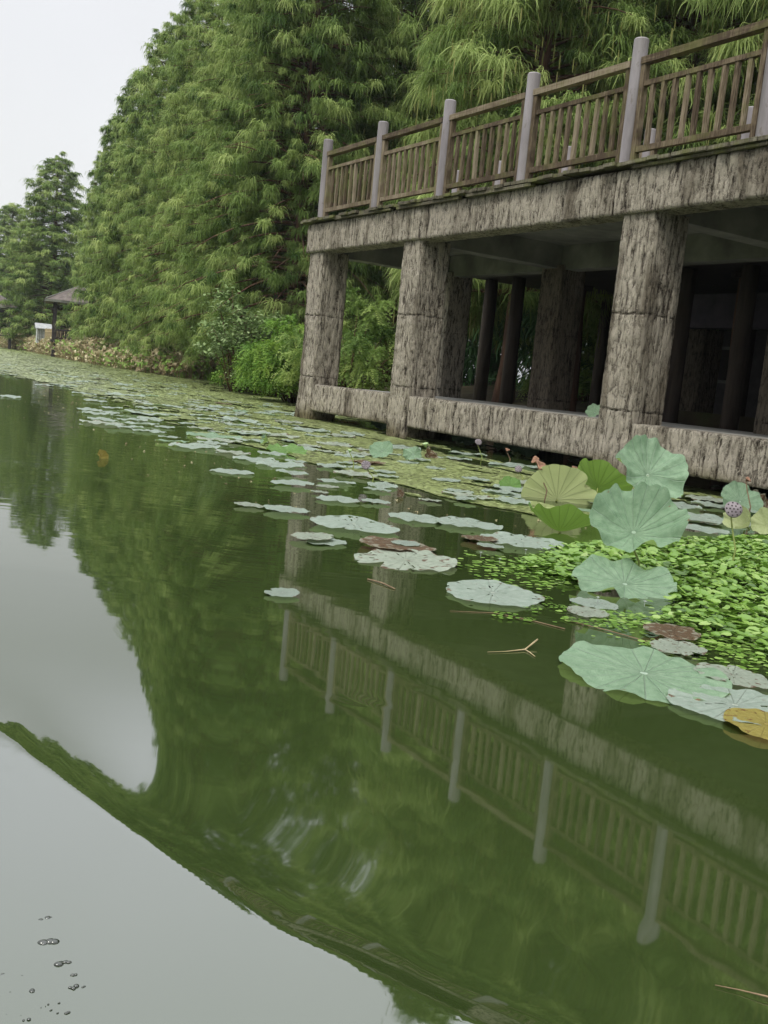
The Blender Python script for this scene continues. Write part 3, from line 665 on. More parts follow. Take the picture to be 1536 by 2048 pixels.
shrub('cypress_shrub', 'dark feathery boughs at the foot of the trees behind the leftmost bay of the platform', 'shrub', pxg(700, 21, .3), 70, 1.4, 2.2, M_fol, seed=5, Ls=.45, Wd=.06)
shrub('cypress_shrub', 'dark feathery boughs seen through the middle bay of the platform', 'shrub', W(-17.0, 9.0, .6), 70, 1.6, 2.0, M_fol, seed=15, Ls=.45, Wd=.06)
shrub('sapling', 'broad-leaved sapling with layered grey-green leaves on the bank', 'sapling', pxg(474, 26.5, .1), 60, 1.05, 1.95, M_sapling, True, 6, .13, 46, .40, .9, tb=.1)
shrub('leafy_shrub', 'bushy green broad-leaved shrub right of the grey-green sapling', 'shrub', pxg(530, 26, .1), 55, .75, 2.1, M_sapling, True, 7, .11, 60, .3, .3)
shrub('leafy_shrub', 'low leafy shrub with yellowing leaves at the water edge', 'shrub', pxg(500, 27.5, .0), 40, .7, .7, M_catkin, True, 8, .09, 45, .22, .15, tb=.2)
shrub('leafy_shrub', 'low bright green weed clump at the water edge below the sapling', 'shrub', pxg(470, 28.5, .0), 45, .6, .85, M_fresh, True, 9, .08, 50, .2, .15)
# grass and reeds
rs = np.random.RandomState(9); mb = MB(); vs = []
s_ = rs.uniform(-46, -17, 4200); d_ = shore_d(s_)+rs.uniform(-.35, 1.6, 4200)
B = OO+s_[:, None]*us+d_[:, None]*un; a = rs.uniform(0, 6.28, 4200); hh = rs.uniform(.15, .55, 4200)
dv = np.stack([np.cos(a), np.sin(a), 0*a], 1); sv = np.stack([-np.sin(a), np.cos(a), 0*a], 1)*.012
V = np.stack([B-sv, B+sv, B+dv*hh[:, None]*.2+uz*hh[:, None]*.7+sv*.7, B+dv*hh[:, None]*.2+uz*hh[:, None]*.7-sv*.7, B+dv*hh[:, None]*.55+uz*hh[:, None]], 1).reshape(-1, 3)
i = (np.arange(4200)*5)[:, None]
me = mkmesh('bank_grass', V, [np.concatenate([i+[[0, 1, 2, 3]]]).astype(int), (i+[[3, 2, 4]]).astype(int)], M_fresh, False, tint=np.repeat(rs.rand(4200)*.8, 5))
tag(link('bank_grass', me), 'tufts of grass along the water edge', 'grass', kind='stuff')

# ------------------------------------------------------------------ withered lotus bed at the far bank
def crumple(rs, P, size, ti, tilt=.8):
    m = len(P); k = 7
    a = np.linspace(0, 2*np.pi, k, endpoint=False)[None]+rs.uniform(0, 6.28, (m, 1))
    n = rs.normal(0, tilt, (m, 3)); n[:, 2] = 1; n /= np.linalg.norm(n, axis=1)[:, None]
    x = np.cross(n, [0, 1., .1]); x /= np.linalg.norm(x, axis=1)[:, None]; y = np.cross(n, x)
    r = size[:, None]*rs.uniform(.45, 1.1, (m, k)); z = size[:, None]*rs.normal(0, .35, (m, k))
    ring = P[:, None]+x[:, None]*(r*np.cos(a))[..., None]+y[:, None]*(r*np.sin(a))[..., None]+n[:, None]*z[..., None]
    V = np.concatenate([P[:, None], ring], 1).reshape(-1, 3)
    b = (np.arange(m)*(k+1))[:, None, None]; j = np.arange(k)
    F = (b+np.stack([0*j, 1+j, 1+(j+1) % k], -1)[None]).reshape(-1, 3)
    return V, F, np.repeat(ti, k+1)
rs = np.random.RandomState(12); n = 17000
s_ = -rs.uniform(36, 118, n); off_ = rs.uniform(-4.2, 2.0, n)*np.clip((-s_-30)/18, .15, 1)
d_ = shore_d(s_)+off_
P = OO+s_[:, None]*us+d_[:, None]*un; hz = rs.uniform(.03, 1, n)**.6*np.clip((-s_-25)/30, .35, 1.35)*(.5+.6*np.clip(off_+4, 0, 4)/4)*1.7
P[:, 2] = hz
ti = rs.uniform(.25, .88, n)*np.clip((-s_-30)/22+.35, 0, 1); ti[(rs.rand(n) < np.interp(-s_, [36, 60, 118], [.45, .16, .06]))] = 1
V, F, T = crumple(rs, P, rs.uniform(.07, .20, n), ti)
ns = 4000; sv = .01
B = P[:ns].copy(); B[:, 2] = -.05; hv = np.tile([[.012, .004, 0]], (ns, 1))
V2 = np.stack([B-hv, B+hv, P[:ns]+hv, P[:ns]-hv], 1).reshape(-1, 3)
me = mkmesh('withered_lotus', np.concatenate([V, V2]), [F, np.arange(ns*4).reshape(-1, 4)+len(V)], M_dead, False, tint=np.concatenate([T, np.full(ns*4, .25)]))
tag(link('withered_lotus_bed', me), 'bed of brown withered lotus leaves along the far bank', 'lotus bed', kind='stuff')

# ------------------------------------------------------------------ pavilions, hut, fence
def pavilion(px, dist, zb, sc_, label, rot):
    P = ground_dir(px, dist); P[2] = zb
    t = empty('pavilion', label, 'pavilion', P); t.rotation_euler = (0, 0, rot)
    r = MB(); n = 4; o_ = 2.1*sc_; h0, h1 = 2.55*sc_, 3.65*sc_
    V = np.array([[-o_, -o_, h0], [o_, -o_, h0], [o_, o_, h0], [-o_, o_, h0], [-.15, -.15, h1], [.15, -.15, h1], [.15, .15, h1], [-.15, .15, h1]])
    V2 = V.copy(); V2[:4, 2] -= .14; V2[4:, 2] -= .14
    F = np.array([[0, 1, 5, 4], [1, 2, 6, 5], [2, 3, 7, 6], [3, 0, 4, 7], [4, 5, 6, 7]]); F2 = F[:, ::-1]+8
    Fs = np.array([[0, 8, 9, 1], [1, 9, 10, 2], [2, 10, 11, 3], [3, 11, 8, 0]])
    rf = link('roof', mkmesh('roof', np.concatenate([V, V2]), np.concatenate([F, F2, Fs]), M_tile), t)
    eb = MB()
    for a in range(4):
        c_, s_ = math.cos(a*math.pi/2), math.sin(a*math.pi/2); M = lambda V, c_=c_, s_=s_: np.column_stack([V[:, 0]*c_-V[:, 1]*s_, V[:, 0]*s_+V[:, 1]*c_, V[:, 2]])
        eb.bx(-o_-.02, o_+.02, -o_-.05, -o_-.01, h0-.16, h0-.0, M)
        eb.tube(M(np.array([[-o_, -o_, h0+.03], [0, 0, h1+.05]])), [.05, .05], 5)
    eb.build('eave_trim', M_conc, rf)
    for x in (-1, 1):
        for y in (-1, 1):
            mb = MB(); mb.bx(x*1.5*sc_-.11, x*1.5*sc_+.11, y*1.5*sc_-.11, y*1.5*sc_+.11, -1.6, h0-.1); mb.build('post', M_darkwood, t)
    for a in range(4):
        c_, s_ = math.cos(a*math.pi/2), math.sin(a*math.pi/2); M = lambda V, c_=c_, s_=s_: np.column_stack([V[:, 0]*c_-V[:, 1]*s_, V[:, 0]*s_+V[:, 1]*c_, V[:, 2]])
        mb = MB(); mb.bx(-1.38*sc_, 1.38*sc_, -1.55*sc_, -1.45*sc_, .62, .72, M); mb.bx(-1.38*sc_, 1.38*sc_, -1.55*sc_, -1.45*sc_, .08, .16, M)
        for q in range(12): mb.bx(-1.3*sc_+q*.235*sc_, -1.3*sc_+q*.235*sc_+.09, -1.53*sc_, -1.47*sc_, .16, .62, M)
        mb.build('railing', M_darkwood, t)
        mb = MB(); mb.bx(-1.38*sc_, 1.38*sc_, -1.56*sc_, -1.44*sc_, h0-.5, h0-.3, M); mb.build('beam', M_darkwood, t)
    mb = MB(); mb.bx(-1.7*sc_, 1.7*sc_, -1.7*sc_, 1.7*sc_, -.14, -.0); mb.build('floor', M_darkwood, t)
    return t
pavilion(152, 66, 1.15, 1.0, 'dark wooden pavilion with a grey-brown hipped roof, half hidden by the slim cypress', .35)
pavilion(-10, 92, 1.3, 1.0, 'smaller far pavilion with a brown roof cut by the left edge of the photo', .2)
# boardwalk railing right of the pavilion
t = empty('boardwalk_railing', 'dark boardwalk railing running right from the pavilion under the trees', 'railing', pxg(230, 58, 1.0))
mb = MB(); a0 = pxg(172, 62, 1.15)-np.array(t.location); b0 = pxg(400, 46, .9)-np.array(t.location)
mb.tube([a0+uz*.7, b0+uz*.7], [.05, .05], 6); mb.tube([a0+uz*.15, b0+uz*.15], [.08, .08], 6); mb.build('rail', M_darkwood, t)
mb = MB()
for q in range(60):
    p = a0+(b0-a0)*q/59; mb.tube([p+uz*(.1 if q % 8 else -1), p+uz*.68], [.02 if q % 8 else .06]*2, 4)
mb.build('baluster_screen', M_darkwood, t)
# white hut
P = pxg(83, 74, 1.25); t = empty('hut', 'small white timber hut left of the pavilion behind the withered lotus', 'hut', P); t.rotation_euler = (0, 0, .5); t.scale = (.6, .6, .68)
mb = MB(); mb.bx(-.75, .75, -.5, .5, -.6, 1.0); mb.build('wall', M_white, t)
mb = MB(); 
for q in range(7): mb.bx(-.7+q*.2, -.62+q*.2, -.53, -.503, -.3, .95)
mb.build('batten', M_conc, t)
V = np.array([[-1, -.75, .95], [1, -.75, .95], [1, .75, .95], [-1, .75, .95], [-1, 0, 1.5], [1, 0, 1.5]]); V2 = V+[0, 0, .07]
F4 = np.array([[0, 4, 5, 1], [3, 2, 5, 4]]); link('roof', mkmesh('roof', np.concatenate([V, V2]), [np.concatenate([F4, F4[:, ::-1]+6, [[0, 1, 7, 6], [3, 9, 8, 2], [0, 6, 10, 4], [4, 10, 9, 3], [1, 5, 11, 7], [5, 2, 8, 11]]])], M_white), t)
t = empty('picket_fence', 'weathered white picket fence between the hut and the pavilion', 'fence', pxg(105, 71, 1.25)); mb = MB()
a0 = pxg(88, 72, 1.2)-np.array(t.location); b0 = pxg(124, 69, 1.2)-np.array(t.location)
for q in range(16):
    p = a0+(b0-a0)*q/15; mb.bx(p[0]-.035, p[0]+.035, p[1]-.015, p[1]+.015, p[2]-.5, p[2]+.72+.03*(q % 2))
mb.build('pickets', M_straw, t); mb = MB(); mb.tube([a0+uz*.5, b0+uz*.5], [.03]*2, 4); mb.build('rail', M_straw, t)

# ------------------------------------------------------------------ floating weed (duckweed and scraps)
ED_S = np.array([-130, -60, -22, -17, -13, -10.7, -8.3, -6.6, -5.9, -5.2, -4.7, -4.4]); ED_D = np.array([2.0, -1.2, -3.1, -2.9, -3.8, -4.35, -4.0, -4.15, -3.95, -3.75, -3.3, -2.5])
rs = np.random.RandomState(21); n = 900000
s_ = -np.exp(rs.uniform(np.log(4.4), np.log(120), n)); up_ = np.where(s_ > -14.6, .5, np.minimum(shore_d(s_)+.1, 99)); lo_ = np.interp(s_, ED_S, ED_D)-.35
d_ = lo_+(up_-lo_)*rs.rand(n)
e_ = np.interp(s_, ED_S, ED_D)
cl = fbm(s_*.55+30, d_*2.0, 3, 4); cl2 = fbm(s_*2.5, d_*6, 8, 3)
dens = np.clip((d_-e_)/.9, -.4, 1)*.36+cl*.75+cl2*.55
far_ = np.clip((-s_-14)/10, 0, 1); keep = dens > (.90-.08*far_+.0)
keep &= ~((s_ > -5.6) & (d_ > -2.2))
s_, d_ = s_[keep], d_[keep]; m = len(s_)
P = OO+s_[:, None]*us+d_[:, None]*un
dist = P[:, 1]; size = .0019*dist*rs.uniform(.5, 1.4, m)+.0045
k = 5; a = np.linspace(0, 2*np.pi, k, endpoint=False)[None]+rs.uniform(0, 6.28, (m, 1)); r = size[:, None]*rs.uniform(.6, 1.25, (m, k))
zt = rs.uniform(.002, .008, m)+.0003*dist*rs.rand(m); V = np.stack([P[:, :1]+r*np.cos(a), P[:, 1:2]+r*np.sin(a), zt[:, None]+rs.uniform(-.10, .10, (m, k))*r], -1).reshape(-1, 3)
T = np.repeat(np.clip(rs.beta(2.2, 2.4, m)*.75+.35*(fbm(s_*.8, d_*2.2, 15, 3)-.35), 0, 1), k)
tag(link('floating_weed', mkmesh('floating_weed', V, np.arange(m*k).reshape(-1, k), M_duck, False, tint=T)), 'yellow-green duckweed and floating scraps', 'duckweed', kind='stuff')

# ------------------------------------------------------------------ lotus leaves
def leaf_mesh(name, seed, mat, cup=.15, wave=.05, nw=5, edge=.05, slits=.0, notch=0, droop=0, squash=1.0, nr=20, na=96, fold=0, crumple_=.0):
    rs = np.random.RandomState(seed)
    r = np.linspace(0, 1, nr)**.9; r[0] = .0; a = np.linspace(0, 2*np.pi, na+1)
    Rr, A = np.meshgrid(r, a, indexing='ij')
    per = lambda f, ph: np.sin(f*A+ph)
    out = 1+edge*(.5*per(2, rs.rand()*6)+.4*per(3, rs.rand()*6)+.22*per(7, rs.rand()*6)+.22*np.abs(per(10.5, 0))-.2)
    if notch:
        an = rs.rand()*6.28; dd = np.abs((A-an+np.pi) % (2*np.pi)-np.pi); out = out*(1-notch*np.exp(-(dd/.13)**2))
    x = Rr*out*np.cos(A); y = Rr*out*np.sin(A)*squash
    z = cup*Rr**1.6-.35*cup*Rr**5*(1 if droop else 0)-droop*Rr**3*(.6+.5*per(2, rs.rand()*6))
    z = z+wave*Rr**2.2*(per(nw, rs.rand()*6)+.6*per(nw*2+1, rs.rand()*6)+.25*per(nw*4+1, rs.rand()*6))
    z = z+(.010*np.abs(per(10.5, 0))*np.sin(np.pi*np.minimum(Rr*1.1, 1)))*(1 if cup > .02 else .3)
    z = z+(.030 if cup > .02 else .010)*Rr**7*(per(9, seed)+.6*per(14, seed*2.))
    z = z+crumple_*(fbm(x*4+9, y*4, seed, 3)-.45)
    if fold: z = z+fold*np.maximum(x-.1, 0)**1.3; x = np.where(x > .1, .1+(x-.1)*(1-.45*abs(fold)), x)
    V = np.stack([x, y, z], -1).reshape(-1, 3)
    F = grid(na+1, nr)[:, ::-1]
    if slits:
        cx = V[F].mean(1); aa = np.arctan2(cx[:, 1], cx[:, 0]); rr = np.hypot(cx[:, 0], cx[:, 1])
        hol = vn((aa+4)*11, rr*4.5, seed)*.75+vn((aa+4)*23, rr*6, seed+2)*.4
        F = F[~((hol > 1.06-slits*.17) & (rr > .16) & (rr < .93))]
    uv = np.stack([Rr, A/(2*np.pi)], -1).reshape(-1, 2)
    me = mkmesh(name, V, F, mat, True, uv=uv); return me
def orient(o, P, R, nrm=(0, 0, 1), spin=0, sy=1.0):
    q = Vector(nrm).normalized().to_track_quat('Z', 'Y').to_matrix().to_4x4()
    o.matrix_world = Matrix.Translation(Vector(P)) @ q @ Matrix.Rotation(spin, 4, 'Z') @ Matrix.Diagonal((R, R*sy, R, 1))
rs = np.random.RandomState(40)
# flat floating pads that stand out, one by one: px, py, width, aspect, seed, mat, label
GP = 'single lotus pads floating on the open water'
pads = [
 (465, 944, 86, M_pad, 0, .0, 'small oval pale pad, leftmost of the pads floating alone on the open water'),
 (565, 1186, 72, M_pad, .35, .0, 'smallest pale green round pad alone on the open water near the column reflection'),
 (498, 1010, 60, M_padb, .3, .3, 'narrow curled left tip of the long crescent pad'),
 (572, 1019, 92, M_pad, .2, .1, 'long crescent-shaped pale pad with a brown drowned edge'),
 (585, 966, 88, M_pad, .2, .2, 'pale pad at the edge of the duckweed, left of the brown-edged one'),
 (655, 973, 46, M_padb, 0, .2, 'little pale pad beside the duckweed edge above the pillar reflection'),
 (676, 999, 92, M_pad, .3, .3, 'pale ragged pad with a torn right half behind the big holed pad'),
 (752, 1003, 60, M_pad, 0, .2, 'small pale oval pad right of the torn one'),
 (708, 1049, 178, M_pad, .0, .75, 'big pale scalloped pad with a brown hole, widest of the middle pads'),
 (625, 1073, 92, M_padb, .2, .5, 'pale pad with a yellow-brown left edge'),
 (652, 1084, 84, M_pad, .15, .2, 'pale green pad overlapping the yellow-edged one'),
 (832, 1036, 115, M_pad, .2, .7, 'pale scalloped pad, left half of the joined pair against the duckweed'),
 (935, 1047, 140, M_pad, .1, .8, 'pale scalloped pad, right half of the joined pair against the duckweed'),
 (792, 1090, 150, M_paddead, .1, .1, 'brown drowned pad lying just under the surface'),
 (812, 1087, 62, M_pad, .1, .4, 'small pale scrap of pad on top of the brown drowned pad'),
 (812, 1121, 204, M_padb, .4, .75, 'broad pale pad with a dark notch and a reddish brown right end'),
 (985, 1187, 204, M_pad, .1, .9, 'pale grey-green pad with ragged rim in front of the rosettes'),
 (1045, 1083, 168, M_pad, .1, .9, 'pale pad with curled green edges below the upright green bowl leaf'),
 (980, 1092, 54, M_pad, 0, .0, 'small smooth pale green pad beside the curled one'),
 (960, 1077, 78, M_paddead, .2, .4, 'brown and white rotting pad left of the curled one'),
 (1010, 988, 92, M_pad, .1, .5, 'pale pad at the right end of the duckweed'),
 (1160, 915+105, 60, M_lotus, .1, .1, 'pale half-hidden pad between the two bowl-shaped leaves'),
 (893, 960, 62, M_pad, .1, .3, 'thin pale pad in the duckweed beyond the lone seed pod'),
 (1355, 1296, 112, M_padb, .35, .4, 'pad with a white face and brown patches above the largest pad'),
 (1345, 1264, 118, M_paddead, .1, .2, 'soggy orange-brown pad above the brown and white one'),
 (1190, 1208, 92, M_pad, .2, .5, 'pale mottled pad under the wavy raised leaf'),
 (1175, 1225, 90, M_padb, .1, .6, 'mottled half-sunk pad at the edge of the rosettes'),
 (1465, 1352, 150, M_padb, .3, .7, 'torn pad with slits behind the largest pad'),
 (1400, 1040, 90, M_padb, .1, .3, 'pale brownish pad under the ledge shadow'),
 (1400, 1058, 120, M_pad, .1, .7, 'grey-green pad beyond the round-leaved weed'),
 (1480, 1048, 80, M_pad, .1, .7, 'grey-green pad behind the big seed pod'),
 (1470, 1412, 250, M_pad, .1, .75, 'pale green wavy pad tucked under the largest pad at the right edge'),
 (1532, 1450, 170, M_padyel, .0, .2, 'yellow-brown dying pad cut by the right edge of the photo'),
]
for i, (px, py, wd, mt, notch, slits, lb) in enumerate(pads):
    P = onz(px, py, .006+.0035*(i % 5)); R = wd/FPX*fdist(P)/2
    big = wd > 140
    me = leaf_mesh('lotus_pad', 100+i, mt, .01, .014 if not big else .018, 4+i % 4, .10, slits, notch, crumple_=.015 if mt is not M_padyel else .04)
    zs = np.array([v.co.z for v in me.vertices]); P[2] += -np.percentile(zs, 6)*R+.002
    o = link('lotus_pad', me); orient(o, P, R, (rs.normal(0, .015), rs.normal(0, .015), 1), rs.rand()*6.28)
    tag(o, lb, 'lotus pad', GP)
# many pads in and beyond the weed
GM = 'pale lotus pads scattered over the duckweed'
var = [leaf_mesh('scattered_pad', 200+i, (M_pad, M_pad, M_padb, M_pad, M_lotus, M_paddead)[i], .02, .03, 4+i % 3, .12, .45, .25*(i % 2), nr=10, na=48) for i in range(6)]
taken = []; SCAT = []
spots = [(205, 846, 90), (390, 893, 110), (345, 884, 70), (250, 855, 80), (425, 872, 110), (330, 812, 90), (290, 828, 110), (480, 842, 90), (250, 790, 80), (180, 820, 60), (540, 870, 110), (620, 862, 90), (22, 793, 44), (640, 985, 40), (660, 905, 60), (590, 925, 50), (720, 935, 60), (560, 825, 70), (440, 815, 60), (500, 868, 90), (300, 862, 70), (700, 912, 60), (770, 945, 50), (930, 1000, 60), (860, 1000, 50)]
for (px, py, wd) in spots:
    P = onz(px, py, .012); taken.append((P[0], P[1], wd/FPX*fdist(P)/2))
tries = 0
while len(taken) < 230 and tries < 9000:
    tries += 1
    s = -math.exp(rs.uniform(math.log(5.2), math.log(36))); e_ = np.interp(s, ED_S, ED_D)
    d = e_+rs.beta(1.1, 2.2)*(min(shore_d(s), .2 if s > -14 else 7)-e_-.2)
    R = rs.uniform(.10, .24); P = W(s, d)
    if all((P[0]-t_[0])**2+(P[1]-t_[1])**2 > (R+t_[2])**2*.7 for t_ in taken): taken.append((P[0], P[1], R))
for s, d in ((-5.2, -1.2), (-4.9, -.6), (-5.8, .6), (-6.4, .9), (-5.3, .3), (-4.6, -1.7), (-7.9, -.7), (-9.0, -.5), (-8.6, .9), (-10.2, .8), (-5.0, -2.0), (-6.9, -.9), (-5.6, -.4), (-4.5, -1.0)):
    P = W(s, d); taken.append((P[0], P[1], rs.uniform(.15, .26)))
for i, (x, y, R) in enumerate(taken):
    o = link('scattered_pad', var[int(rs.choice(6, p=[.29, .29, .16, .18, .06, .02]))]); orient(o, (x, y, .012+.004*(i % 4)), R, (rs.normal(0, .02), rs.normal(0, .02), 1), rs.rand()*6.28, rs.uniform(.7, 1))
    SCAT.append((o, x, y, R))

ORD = 'first second third fourth fifth sixth seventh eighth ninth tenth eleventh twelfth thirteenth fourteenth fifteenth sixteenth seventeenth eighteenth nineteenth twentieth'.split()
ORD += ['twenty-'+q for q in ORD[:9]]+['thirtieth']+['thirty-'+q for q in ORD[:9]]+['fortieth']+['forty-'+q for q in ORD[:9]]
def project(P):
    v = np.asarray(P, float)-[0, 0, CAMH]; z = v@_F; return 768+FPX*(v@CR)/z
RG = {}
for o, x, y, R in SCAT:
    q = np.array([x, y, 0])-OO; s, d = q@us, q@un
    if s < -36: a = 'before the lotus bed'
    elif s < -28: a = 'below the sapling'
    elif s < -22: a = 'before the feathery shrubs'
    elif s < -14.5: a = 'beyond the leftmost pillar'
    elif s < -11.3: a = 'before the leftmost bay'
    elif s < -8.5: a = 'before the middle bay'
    elif s < -6.5: a = 'near the third pillar'
    else: a = 'near the right-hand ledge'
    if s > -14.5 and d > -.3: b = 'shaded under the platform '+('left of the second pillar' if s < -11 else 'between the second and third pillars' if s < -7.2 else 'right of the third pillar')
    elif d-np.interp(s, ED_S, ED_D) < .9: b = 'at the open-water edge of the duckweed '+a
    else: b = 'inside the duckweed '+a
    RG.setdefault(b, []).append((project((x, y, 0)), o))
for b, li in RG.items():
    li.sort(key=lambda q: q[0])
    for i, (_, o) in enumerate(li): tag(o, '%s pad from the left %s' % (ORD[min(i, 48)], b), 'lotus pad', GM)

def upright(bpx, bpy, cpx, cpy, wd, nrm, seed, mat, label, cup=.3, wave=.06, spin=0, stem=True, stmat=None, name='lotus_leaf', sy=1., **k):
    B = onz(bpx, bpy); dist = fdist(B); Cc = atdepth(cpx, cpy, dist); R = wd/FPX*dist/2
    t = empty(name, label, 'lotus leaf', B)
    n = CR*nrm[0]+np.array([0, 1., 0])*-nrm[1]+uz*nrm[2]     # right, towards viewer, up
    me = leaf_mesh('blade', seed, mat, cup, wave, k.pop('nw', 5), k.pop('edge', .06), k.pop('slits', 0), k.pop('notch', 0), **k)
    o = link('blade', me); orient(o, Cc, R, n, spin, sy); mw = o.matrix_world.copy(); o.parent = t; o.matrix_parent_inverse = Matrix.Translation(-Vector(B)); o.matrix_basis = mw
    if stem:
        n_ = n/np.linalg.norm(n); c = Cc-B
        V, F = tube([[0, 0, -.15], [c[0]*.1, c[1]*.1, c[2]*.4], c*.75-n_*.03, c-n_*.004], [.0065, .006, .0055, .005], 7)
        link('stalk', mkmesh('stalk', V, F, stmat or M_stem, True), t)
    return t
upright(1275, 1160, 1267, 1066, 188, (-.10, .66, .78), 301, M_lotus, 'largest raised blue-green lotus leaf, a round wavy bowl', .55, .13, nw=5, spin=.5, crumple_=.12, edge=.08, sy=.92)
upright(1305, 1085, 1296, 950, 158, (.22, .62, .62), 302, M_lotus, 'wavy blue-green lotus leaf behind and above the largest raised one', .30, .14, nw=4, spin=2, crumple_=.12, edge=.1)
upright(1200, 1010, 1196, 975, 118, (.55, -.55, .75), 303, M_lotusg, 'lotus leaf tipped sideways showing its bright green underside', .40, .05, spin=1.2)
upright(1112, 1003, 1114, 999, 150, (0, -1.0, .10), 304, M_lotusy, 'pale yellow-green lotus leaf standing on edge like a fan', -.12, .04, spin=0, droop=.0, notch=.25)
upright(1120, 1066, 1118, 1062, 138, (.05, -.35, .9), 305, M_lotusg, 'low bright green lotus leaf curled into a bowl before the pale fan leaf', .55, .09, nw=3, spin=.4, edge=.1, sy=.7)
upright(763, 918, 764, 903, 48, (-.3, .65, .7), 306, M_lotus, 'small blue-green leaf standing up left of the other small one near the second pillar', .3, .1, nw=3)
upright(816, 925, 826, 908, 56, (-.75, .5, .6), 307, M_lotus, 'small blue-green leaf leaning right, nearest to the green bud', .1, .12, nw=3, sy=.6)
upright(528, 893, 536, 882, 46, (-.9, .2, .4), 308, M_lotus, 'half-folded pale leaf standing at the edge of the far pads', .5, .05, sy=.45)
upright(575, 906, 574, 903, 86, (0, .25, 1), 309, M_lotusg, 'flat bright green leaf floating next to the half-folded one', .1, .06, sy=.7)
upright(1021, 977, 1020, 972, 46, (0, .6, .8), 310, M_lotusg, 'small light green leaf in the duckweed left of the pale fan leaf', .2, .08)
upright(1488, 1025, 1480, 1003, 82, (0, .8, .7), 311, M_lotus, 'round green leaf behind the big dark seed pod at the right', .2, .08, nw=4)
upright(1487, 1068, 1494, 1052, 88, (-.7, .1, .5), 312, M_lotusy, 'yellow-green leaf curled shut on the water right of the big dark seed pod', .7, .05, sy=.6)
upright(1530, 1075, 1534, 1050, 60, (-.4, .5, .5), 320, M_lotusy, 'curled yellow-green leaf cut by the right edge of the photo', .5, .1)
def proj(P):
    v = np.asarray(P, float)-[0, 0, CAMH]; z = v@_F; return 768+FPX*(v@CR)/z, 1024-FPX*(v@CU)/z
for k_, (s, d, h, wd, lb) in enumerate(((-10.6, .62, .07, 52, 'shaded blue-green leaf under the ledge just right of the second pillar'), (-9.9, .75, .05, 44, 'shaded blue-green leaf under the ledge, middle one of three'), (-9.25, .55, .08, 60, 'shaded blue-green leaf just below the ledge, nearest the third pillar'), (-12.7, .6, .07, 44, 'shaded leaf under the ledge between the two left pillars'), (-8.2, .7, .06, 40, 'dark leaf under the ledge behind the brown seed pods'))):
    upright(*proj(W(s, d)), *proj(W(s, d, h)), wd, (.1, .5, .8), 313+k_, M_lotus, lb, .2, .1)
upright(1270, 1185, 1250, 1168, 195, (.02, .40, 1), 317, M_lotus, 'wavy pale blue-green leaf lying on the round-leaved weed with a muddy puddle in it', .12, .10, nw=3, edge=.12, crumple_=.06, sy=.85)
upright(1290, 1354, 1288, 1346, 332, (.0, .04, 1), 318, M_lotus, 'largest floating lotus pad, pale green with a scalloped rim, front right', .02, .028, nw=6, edge=.07, stem=False, spin=.3, slits=.12, crumple_=.03)
# leaf on the concrete floor of the platform
lf = link('lotus_leaf', leaf_mesh('lotus_leaf', 319, M_lotus, .35, .1, 4)); orient(lf, W(-7.95, .40, .63), .10, (-.3, -.5, .6), 1)
tag(lf, 'crumpled blue-green leaf lying on the concrete floor left of the third pillar', 'lotus leaf')

# seed pods
def pod(bpx, bpy, tpx, tpy, wd, label, mat=M_pod, tilt=(0, .5, .6), flat=1.0, bend=.02, holes=True, stm=None):
    B = onz(bpx, bpy); dist = fdist(B); T_ = atdepth(tpx, tpy, dist); R = wd/FPX*dist/2
    t = empty('seed_pod', label, 'seed pod', B, 'lotus seed pods on stalks')
    n = CR*tilt[0]-np.array([0, 1., 0])*tilt[1]+uz*tilt[2]; n /= np.linalg.norm(n)
    x = np.cross(n, [0, 0, 1.]); x = x/(np.linalg.norm(x)+1e-9); y = np.cross(n, x)
    prof = [(.18, -1.25), (.35, -1.05), (.72, -.5), (.98, -.08), (1.0, .03), (.93, .13), (.5, .19), (.0, .21)]
    if mat is M_podb: prof = [(.15, -1.1), (.5, -.7), (.7, -.3), (1.05, .0), (.8, .1), (.55, -.05), (.0, -.2)]
    a = np.linspace(0, 2*np.pi, 24, endpoint=False); c = T_-B; V = []
    rr = np.random.RandomState(int(bpx)); wob = 1+(.03 if mat is not M_podb else .22)*np.sin(a*3+rr.rand()*6)
    for r, h in prof:
        for q, aa in enumerate(a): V.append(c+(x*math.cos(aa)+y*math.sin(aa))*r*R*wob[q]+n*h*R*flat)
    o = link('head', mkmesh('head', np.array(V), np.array([[i*24+j, i*24+(j+1) % 24, (i+1)*24+(j+1) % 24, (i+1)*24+j] for i in range(len(prof)-1) for j in range(24)]), mat, True), t)
    if holes:
        mb = MB()
        for q in range(16):
            r = .78 if q < 9 else .42 if q < 15 else 0; aa = q*2*math.pi/9 if q < 9 else q*2*math.pi/6
            ce = c+(x*math.cos(aa)+y*math.sin(aa))*r*R+n*R*(.205-.09*r*r)*flat
            mb.tube([ce-n*R*.10, ce+n*R*.012], [R*.125, R*.105], 8)
        mb.build('seed_hole', M_podhole, o)
    bt = c-n*R*1.2
    V, F = tube([[0, 0, -.1], [bend, 0, bt[2]*.35], [bt[0]*.7+bend*.5, bt[1]*.8, bt[2]*.75], bt], [.0055, .005, .0045, .0042], 7)
    link('stalk', mkmesh('stalk', V, F, stm or M_stem, True), t)
pod(1458, 1135, 1467, 1019, 35, 'big dark lotus seed pod full of holes on a tall green stalk, front right', tilt=(-.1, .8, .45))
pod(1240, 925, 1228, 857, 20, 'fresh green lotus seed pod on a stalk rising in front of the ledge', M_podg, tilt=(-.2, .15, .9), holes=False)
pod(741, 965, 732, 930, 19, 'pinkish grey seed pod standing alone in the duckweed', tilt=(0, .8, .4))
pod(1041, 962, 1037, 938, 15, 'small grey seed pod left of the brown withered pods', tilt=(-.1, .8, .4))
